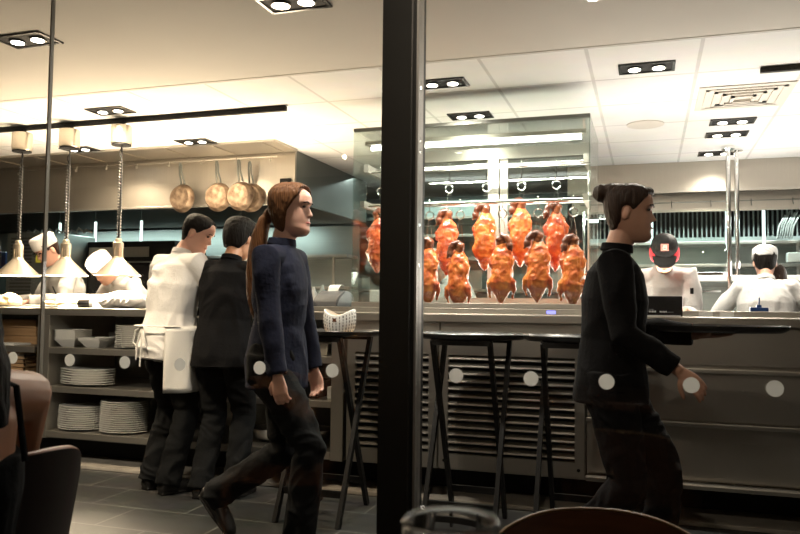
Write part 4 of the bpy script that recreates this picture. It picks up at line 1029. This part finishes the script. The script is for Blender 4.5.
# small dark item the belt shows
# --- woman with a bun walking right, carrying a tray
def bun(b,T,Q):
    b.ell(T(V((0,-.118,.085))),(.046,.042,.040),Q); b.ell(T(V((0,-.07,.10))),(.055,.05,.03),Q); b.ell(T(V((0,.065,.098))),(.05,.03,.02),Q)
p=Person((-.145,3.22,0),R(-90),'person with a dark bun in black, walking right and carrying a tray','skin',.955,lean=3,hunch=3,head=(4,0,0),fem=True,width=1.0,
         feet=[(-.07,.22,.0,0,0),(.07,-.16,.05,-20,0)],hands=[(-.13,.36,1.065),(.20,.27,.93)],palms=[(0,0,1),(-.8,0,-.6)],curl=(.15,.45),handdir=[(.1,1,.0),(0,.75,-.65)],elbow_hint=[(-.2,-1,-.5),(.2,-1,-.3)],hips_z=.90,voxel=.0055)
p.body(); p.jacket('cloth_black',hem=.12,loose=1.07,wr=.009,seed=22,sleeve=.9); p.trousers('cloth_black',seed=23,loose=1.1); p.hair('hair_brown','short',bun)
o=tray(.27,3.38,1.028,'dark oval tray carried by the woman with a bun',.27,.20)
# --- chef with glasses (left, behind pass)
def coatarms(p,**k): p.body(); p.jacket('coat_white',hem=.10,loose=1.06,wr=.010,**k); p.trousers(seed=3)
p=Person((-4.72,5.38,0),R(150),'chef with glasses and white cap, looking down behind the left heat lamps','skin_pale',1.0,lean=10,hunch=12,head=(34,10,0),voxel=.007,
         hands=[(-.20,.42,1.12),(.18,.42,1.12)],palms=[(0,0,-1),(0,0,-1)],elbow_hint=[(-1,-.3,-1),(1,-.3,-1)])
coatarms(p,seed=31); p.hair('hair_brown','crop'); p.skullcap(z0=.05)
T=p.head_T(); m=MB()
for k in (-1,1):
    cc=T(V((k*.032,.100,.016))); pts=[T(V((k*.032+.021*math.cos(a),.100,.016+.016*math.sin(a)))) for a in [2*PI*j/16 for j in range(17)]]; m.tube(pts,.0018,6)
    m.tube([T(V((k*.053,.098,.02))),T(V((k*.078,.05,.02))),T(V((k*.082,-.01,.012)))],.0018,6)
m.tube([T(V((-.012,.104,.02))),T(V((.012,.104,.02)))],.0018,6); m.build('glasses','black',p.t,smooth=True)
m=MB().bar(p.chest+p.fwd*.125+p.side*-.07,p.chest+p.fwd*.130+p.side*-.07+p.up*.07,.012,.006); m.build('pocket_pen','black',p.t)
# --- chef behind right lamp
p=Person((-4.02,5.42,0),R(160),'chef in a white cap bending low behind the rightmost heat lamp','skin',.97,lean=26,hunch=16,head=(50,10,0),voxel=.007,
         hands=[(-.22,.50,1.10),(.20,.48,1.12)],palms=[(0,0,-1),(0,0,-1)],elbow_hint=[(-1,-.3,-1),(1,-.3,-1)],hips_z=.91)
coatarms(p,seed=33); p.hair('hair_dark','crop'); p.skullcap(z0=.045)
# --- cook behind the ducks
p=Person((-1.50,5.95,0),R(170),'white clad cook bending down behind the ducks in the glass case','skin',.95,lean=20,hunch=14,head=(50,0,0),voxel=.008,
         hands=[(-.2,.45,1.05),(.2,.45,1.05)],palms=[(0,0,-1),(0,0,-1)],elbow_hint=[(-1,-.3,-1),(1,-.3,-1)])
coatarms(p,seed=35); p.hair('hair_dark','crop'); p.skullcap(z0=.045)
# --- capped cook on the right
p=Person((.11,5.52,0),R(178),'cook in a white jacket and black and red baseball cap, head bowed','skin_tan',.98,lean=14,hunch=12,head=(50,2,0),voxel=.0065,width=.92,
         hands=[(-.13,.40,1.125),(.13,.40,1.125)],palms=[(0,0,-1),(0,0,-1)],elbow_hint=[(-.3,-1,-.8),(.3,-1,-.8)])
coatarms(p,seed=41,collar=False); p.hair('hair_dark','crop')
T=p.head_T(); Q=p.Q
b=MB(); b.ell(T(V((0,-.006,.050))),(.090,.106,.090),Q); remesh(b,'cap','black',p.t,.005,2)
b=MB(); b.loft([T(V((0,.06,.052))),T(V((0,.10,.052))),T(V((0,.14,.044))),T(V((0,.165,.034)))],[(.080,.008),(.078,.007),(.066,.006),(.035,.004)],side=Q@V((1,0,0)),n=20); remesh(b,'cap_brim','black',p.t,.004,1)
b=MB()
for k in (-1,1): b.ell(T(V((k*.062,.015,.028))),(.034,.085,.045),Q)
remesh(b,'cap_side','red',p.t,.005,2)
b=MB(); bx=Q@Matrix.Rotation(R(0),3,'X')
zc=T(V((0,.062,.126))); 
b.ell(T(V((0,.050,.115))),(.026,.024,.020),Q,n=12)
lg=MB(); 
fr=[T(V((x_,y_,z_))) for x_,y_,z_ in ((-.024,.045,.1345),(.024,.045,.1345),(.024,.082,.1115),(-.024,.082,.1115))]
up_=(fr[1]-fr[0]).cross(fr[3]-fr[0]).normalized()*-1
if up_.dot(fr[0]-p.hc)<0: up_=-up_
b=MB(); va=[b.bm.verts.new(q+up_*.004) for q in fr]; vb=[b.bm.verts.new(q-up_*.012) for q in fr]
b.bm.faces.new(va); b.bm.faces.new(vb[::-1])
for k in range(4): b.bm.faces.new((va[k],va[(k+1)%4],vb[(k+1)%4],vb[k]))
cp=b.build('cap_patch','patch',p.t)
def onp(u,v): return fr[0].lerp(fr[1],u).lerp(fr[3].lerp(fr[2],u),v)+up_*.005
b=MB(); 
for pth in ([(.3,.2),(.3,.85)],[(.3,.2),(.62,.25),(.66,.42),(.3,.5)],[(.3,.5),(.72,.55),(.72,.8),(.3,.85)]): b.tube([onp(*q) for q in pth],.0022,6)
b.build('patch_letter','white_print',cp)
m=MB().bar(p.sh[0].lerp(p.elbow[0],.45)+V((.0,.062,.01)),p.sh[0].lerp(p.elbow[0],.45)+V((.0,.067,.05)),.022,.006); m.build('sleeve_mark','black',p.t)
# --- cook in white cap, from behind, far right
p=Person((.765,5.70,0),R(-8),'cook in a white jacket and round white cap seen from behind at the right','skin',.93,lean=14,hunch=12,head=(20,4,0),voxel=.0065,width=1.05,
         hands=[(-.25,.35,1.05),(.30,.30,1.02)],palms=[(0,0,-1),(0,0,-1)],elbow_hint=[(-1,-.6,-.6),(1,-.6,-.6)])
coatarms(p,seed=51,collar=True); p.hair('hair_dark','short'); p.skullcap(h=.070,z0=.042)
p=Person((.93,6.41,0),R(172),'cook mostly hidden beyond the white capped cook, only brown hair showing','skin',.93,lean=26,hunch=14,head=(62,-4,0),voxel=.008,
         hands=[(-.2,.2,1.0),(.2,.2,1.0)],palms=[(0,0,-1),(0,0,-1)])
coatarms(p,seed=53); p.hair('hair_brown','short')

# ------------------------------------------------------------------ foreground: diner, chairs, glass
def bent_chair(loc,rz,lb,wback=.21,ztop=.76,mb_='wood',me_='wood_edge'):
    t=empty('dining_chair',loc,rz,lb,'chair')
    m=MB(); n=26; rows=[]
    def pt(u,v,o):   # u -1..1 across, v 0..1 height, o thickness offset
        th=u*R(52); r=.255+o
        top=ztop-.055*abs(u)**2.6-.03*max(0,abs(u)-.85)/.15
        z=.50+(top-.50)*v
        return V((r*math.sin(th), -(r*math.cos(th))+.03 - .05*v, z))
    for o in (0,.012):
        g=[]
        for j in range(9): g.append([m.bm.verts.new(pt(-1+2*k/n,j/8,o)) for k in range(n+1)])
        rows.append(g)
    for g in rows:
        for a,b in zip(g,g[1:]):
            for k in range(n): m.bm.faces.new((a[k],a[k+1],b[k+1],b[k]))
    A,B=rows
    for k in range(n):
        m.bm.faces.new((A[0][k],A[0][k+1],B[0][k+1],B[0][k]))
    for j in range(8):
        for e in (0,n): m.bm.faces.new((A[j][e],A[j+1][e],B[j+1][e],B[j][e]))
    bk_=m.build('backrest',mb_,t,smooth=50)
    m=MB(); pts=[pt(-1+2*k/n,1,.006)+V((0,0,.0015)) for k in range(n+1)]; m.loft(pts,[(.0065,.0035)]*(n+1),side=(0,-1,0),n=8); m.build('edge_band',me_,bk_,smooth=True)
    m=MB(); m.prism([(-.19,-.20),(.19,-.20),(.215,.0),(.21,.20),(.17,.225),(-.17,.225),(-.21,.20),(-.215,0)],.44,.462); m.build('seat','wood',t)
    for sx in (-1,1):
        MB().bar((sx*.19,.19,.44),(sx*.205,.205,0),.032).build('leg','wood',t)
        MB().bar((sx*.17,-.17,.52),(sx*.19,-.24,0),.032).build('leg','wood',t)
        MB().bar((sx*.165,-.19,.45),(sx*.17,-.22,.56),.03).build('back_support','wood',t)
    m=MB().bar((-.19,.19,.40),(.19,.19,.40),.02,.05); m.bar((-.18,-.18,.40),(.18,-.18,.40),.02,.05); m.build('apron_rail','wood',t)
    return t
bent_chair((-.055,1.24,0),R(188),'brown bentwood dining chair at the bottom centre, its back to the glass wall',ztop=.735)
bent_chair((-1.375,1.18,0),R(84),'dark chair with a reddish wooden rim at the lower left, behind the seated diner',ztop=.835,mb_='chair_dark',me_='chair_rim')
p=Person((-1.175,1.00,0),R(92),'seated diner with bare shoulder and dark top at the lower left edge','skin_tan',1.0,lean=-4,head=(8,10,0),fem=True,width=1.06,hips_z=.485,
         feet=[(-.12,.46,0,0),(.12,.44,0,0)],hands=[(-.16,.30,.78),(.16,.30,.78)],palms=[(0,0,-1),(0,0,-1)],curl=(.4,.4),elbow_hint=[(-.5,-1,-.6),(.5,-1,-.6)],voxel=.005)
p.body(arms_r=1.12)
b=MB(); w=1.05
b.loft([p.P-V((0,0,.06)),p.P,p.waist,p.chest,p.chest+p.up*.06],[(.17,.13),(.17,.13),(.135,.105),(.155,.118),(.150,.112)],side=p.side,n=28); remesh(b,'top','cloth_black',p.t,.006,3,wr=.006,wscale=8)
for k in (-1,1): MB().loft([p.chest+p.up*.05+p.side*(k*.09)+p.fwd*.095,p.upper+p.side*(k*.085)+p.up*.045+p.fwd*.02,p.upper+p.side*(k*.085)+p.up*.025-p.fwd*.062,p.chest+p.up*.05+p.side*(k*.09)-p.fwd*.10],[(.008,.003)]*4,side=p.side,n=8).build('shoulder_strap','cloth_black',p.t)
p.trousers('cloth_black',seed=61,top=.02)
def longhair(b,T,Q):
    b.loft([T(V((0,-.06,.02))),T(V((0,-.085,-.08))),T(V((0,-.10,-.17))),T(V((0,-.105,-.27)))],[(.045,.03),(.042,.026),(.036,.022),(.018,.010)],n=18)
p.hair('hair_dark','long',longhair)
# water glass and the table under it
t=empty('water_goblet',(-.134,.535,.7505),0,'clear stemmed water glass at the bottom, in front of the black post','glass')
M['goblet']=mat('goblet',(1,1,1),.0); M['goblet'].node_tree.nodes['Principled BSDF'].inputs['Transmission Weight'].default_value=1; M['goblet'].node_tree.nodes['Principled BSDF'].inputs['IOR'].default_value=1.45
P=[(.0001,0),(.034,0),(.035,.003),(.010,.007),(.005,.014),(.005,.060),(.010,.072),(.030,.095),(.0385,.130),(.0385,.165),(.0345,.213),(.0350,.217),(.0335,.2195),(.0315,.2185),(.0313,.215),(.0365,.165),(.0365,.130),(.0285,.097),(.009,.076),(.0001,.074)]
MB().lathe(P,n=48).build('bowl_and_stem','goblet',t,smooth=180)
M['water']=mat('water',(.96,.98,1),.0); M['water'].node_tree.nodes['Principled BSDF'].inputs['Transmission Weight'].default_value=1; M['water'].node_tree.nodes['Principled BSDF'].inputs['IOR'].default_value=1.33
MB().lathe([(.0001,.0765),(.008,.0785),(.0270,.098),(.0352,.131),(.0352,.150),(.0001,.150)],n=40).build('water','water',t,smooth=60)
t=empty('dining_table',(-.10,.55,0),R(8),'dark wooden dining table below the water glass','table')
MB().box(-.38,-.30,.715,.38,.30,.75,.006).build('tabletop','wood',t)
for a in (-1,1):
    for b_ in (-1,1): MB().bar((a*.32,b_*.24,0),(a*.32,b_*.24,.715),.05).build('leg','blackwood',t)

# ------------------------------------------------------------------ dining-room bulbs (their reflections glint in the glass) and lights
w=bpy.data.worlds.new('world'); sc.world=w; w.use_nodes=True; w.node_tree.nodes['Background'].inputs[0].default_value=(1,.85,.7,1); w.node_tree.nodes['Background'].inputs[1].default_value=.02
# unseen fill added to lift the ceiling, in place of bounce off the pass
light('ceiling_fill','AREA',(-3.6,4.9,1.25),100,(1,.80,.56),2.2,(-3.4,4.4,2.42),sy=.5)
light('ceiling_fill','AREA',(-.2,5.1,1.25),44,(1,.90,.78),2.6,(-.3,4.4,2.42),sy=.5)
light('ceiling_fill','AREA',(1.2,6.3,1.45),26,(1,.93,.84),2.2,(1.0,6.0,2.42),sy=.4)
light('hood_light','AREA',(-5.2,6.6,1.93),26,(.80,1,.95),3.2,(-5.2,6.9,0),sy=.25)
light('hood_light','AREA',(1.2,7.7,1.98),34,(.84,1,.97),3.2,(1.2,7.7,0),sy=.25)
light('rack_light','AREA',(-2.3,7.0,2.38),17,(.84,1,.96),1.6,(-2.3,7.6,0),sy=.25)
light('front_fill','SPOT',(-3.5,1.3,2.36),150,(1,.88,.72),.03,(-3.72,4.3,.55),33,.6)  # added spot without a seen source, brightens the shelved plates
light('front_fill','SPOT',(-.2,1.0,2.36),30,(1,.84,.66),.03,(-.6,4.3,.6),80,.8)  # second added spot, puts highlights on the steel fronts
light('dining_lamp','POINT',(-1.9,-.6,2.1),1.6,(1,.70,.42),.012)
light('dining_lamp','POINT',(.9,-.4,2.1),1.6,(1,.70,.42),.012)

sc.view_settings.view_transform='Standard'; sc.view_settings.look='None'; sc.view_settings.exposure=0.25; sc.view_settings.gamma=1
sc.view_settings.use_curve_mapping=False
cy=sc.cycles; cy.max_bounces=8; cy.transparent_max_bounces=24; cy.diffuse_bounces=4; cy.glossy_bounces=4; cy.sample_clamp_indirect=4; cy.caustics_reflective=False; cy.caustics_refractive=False
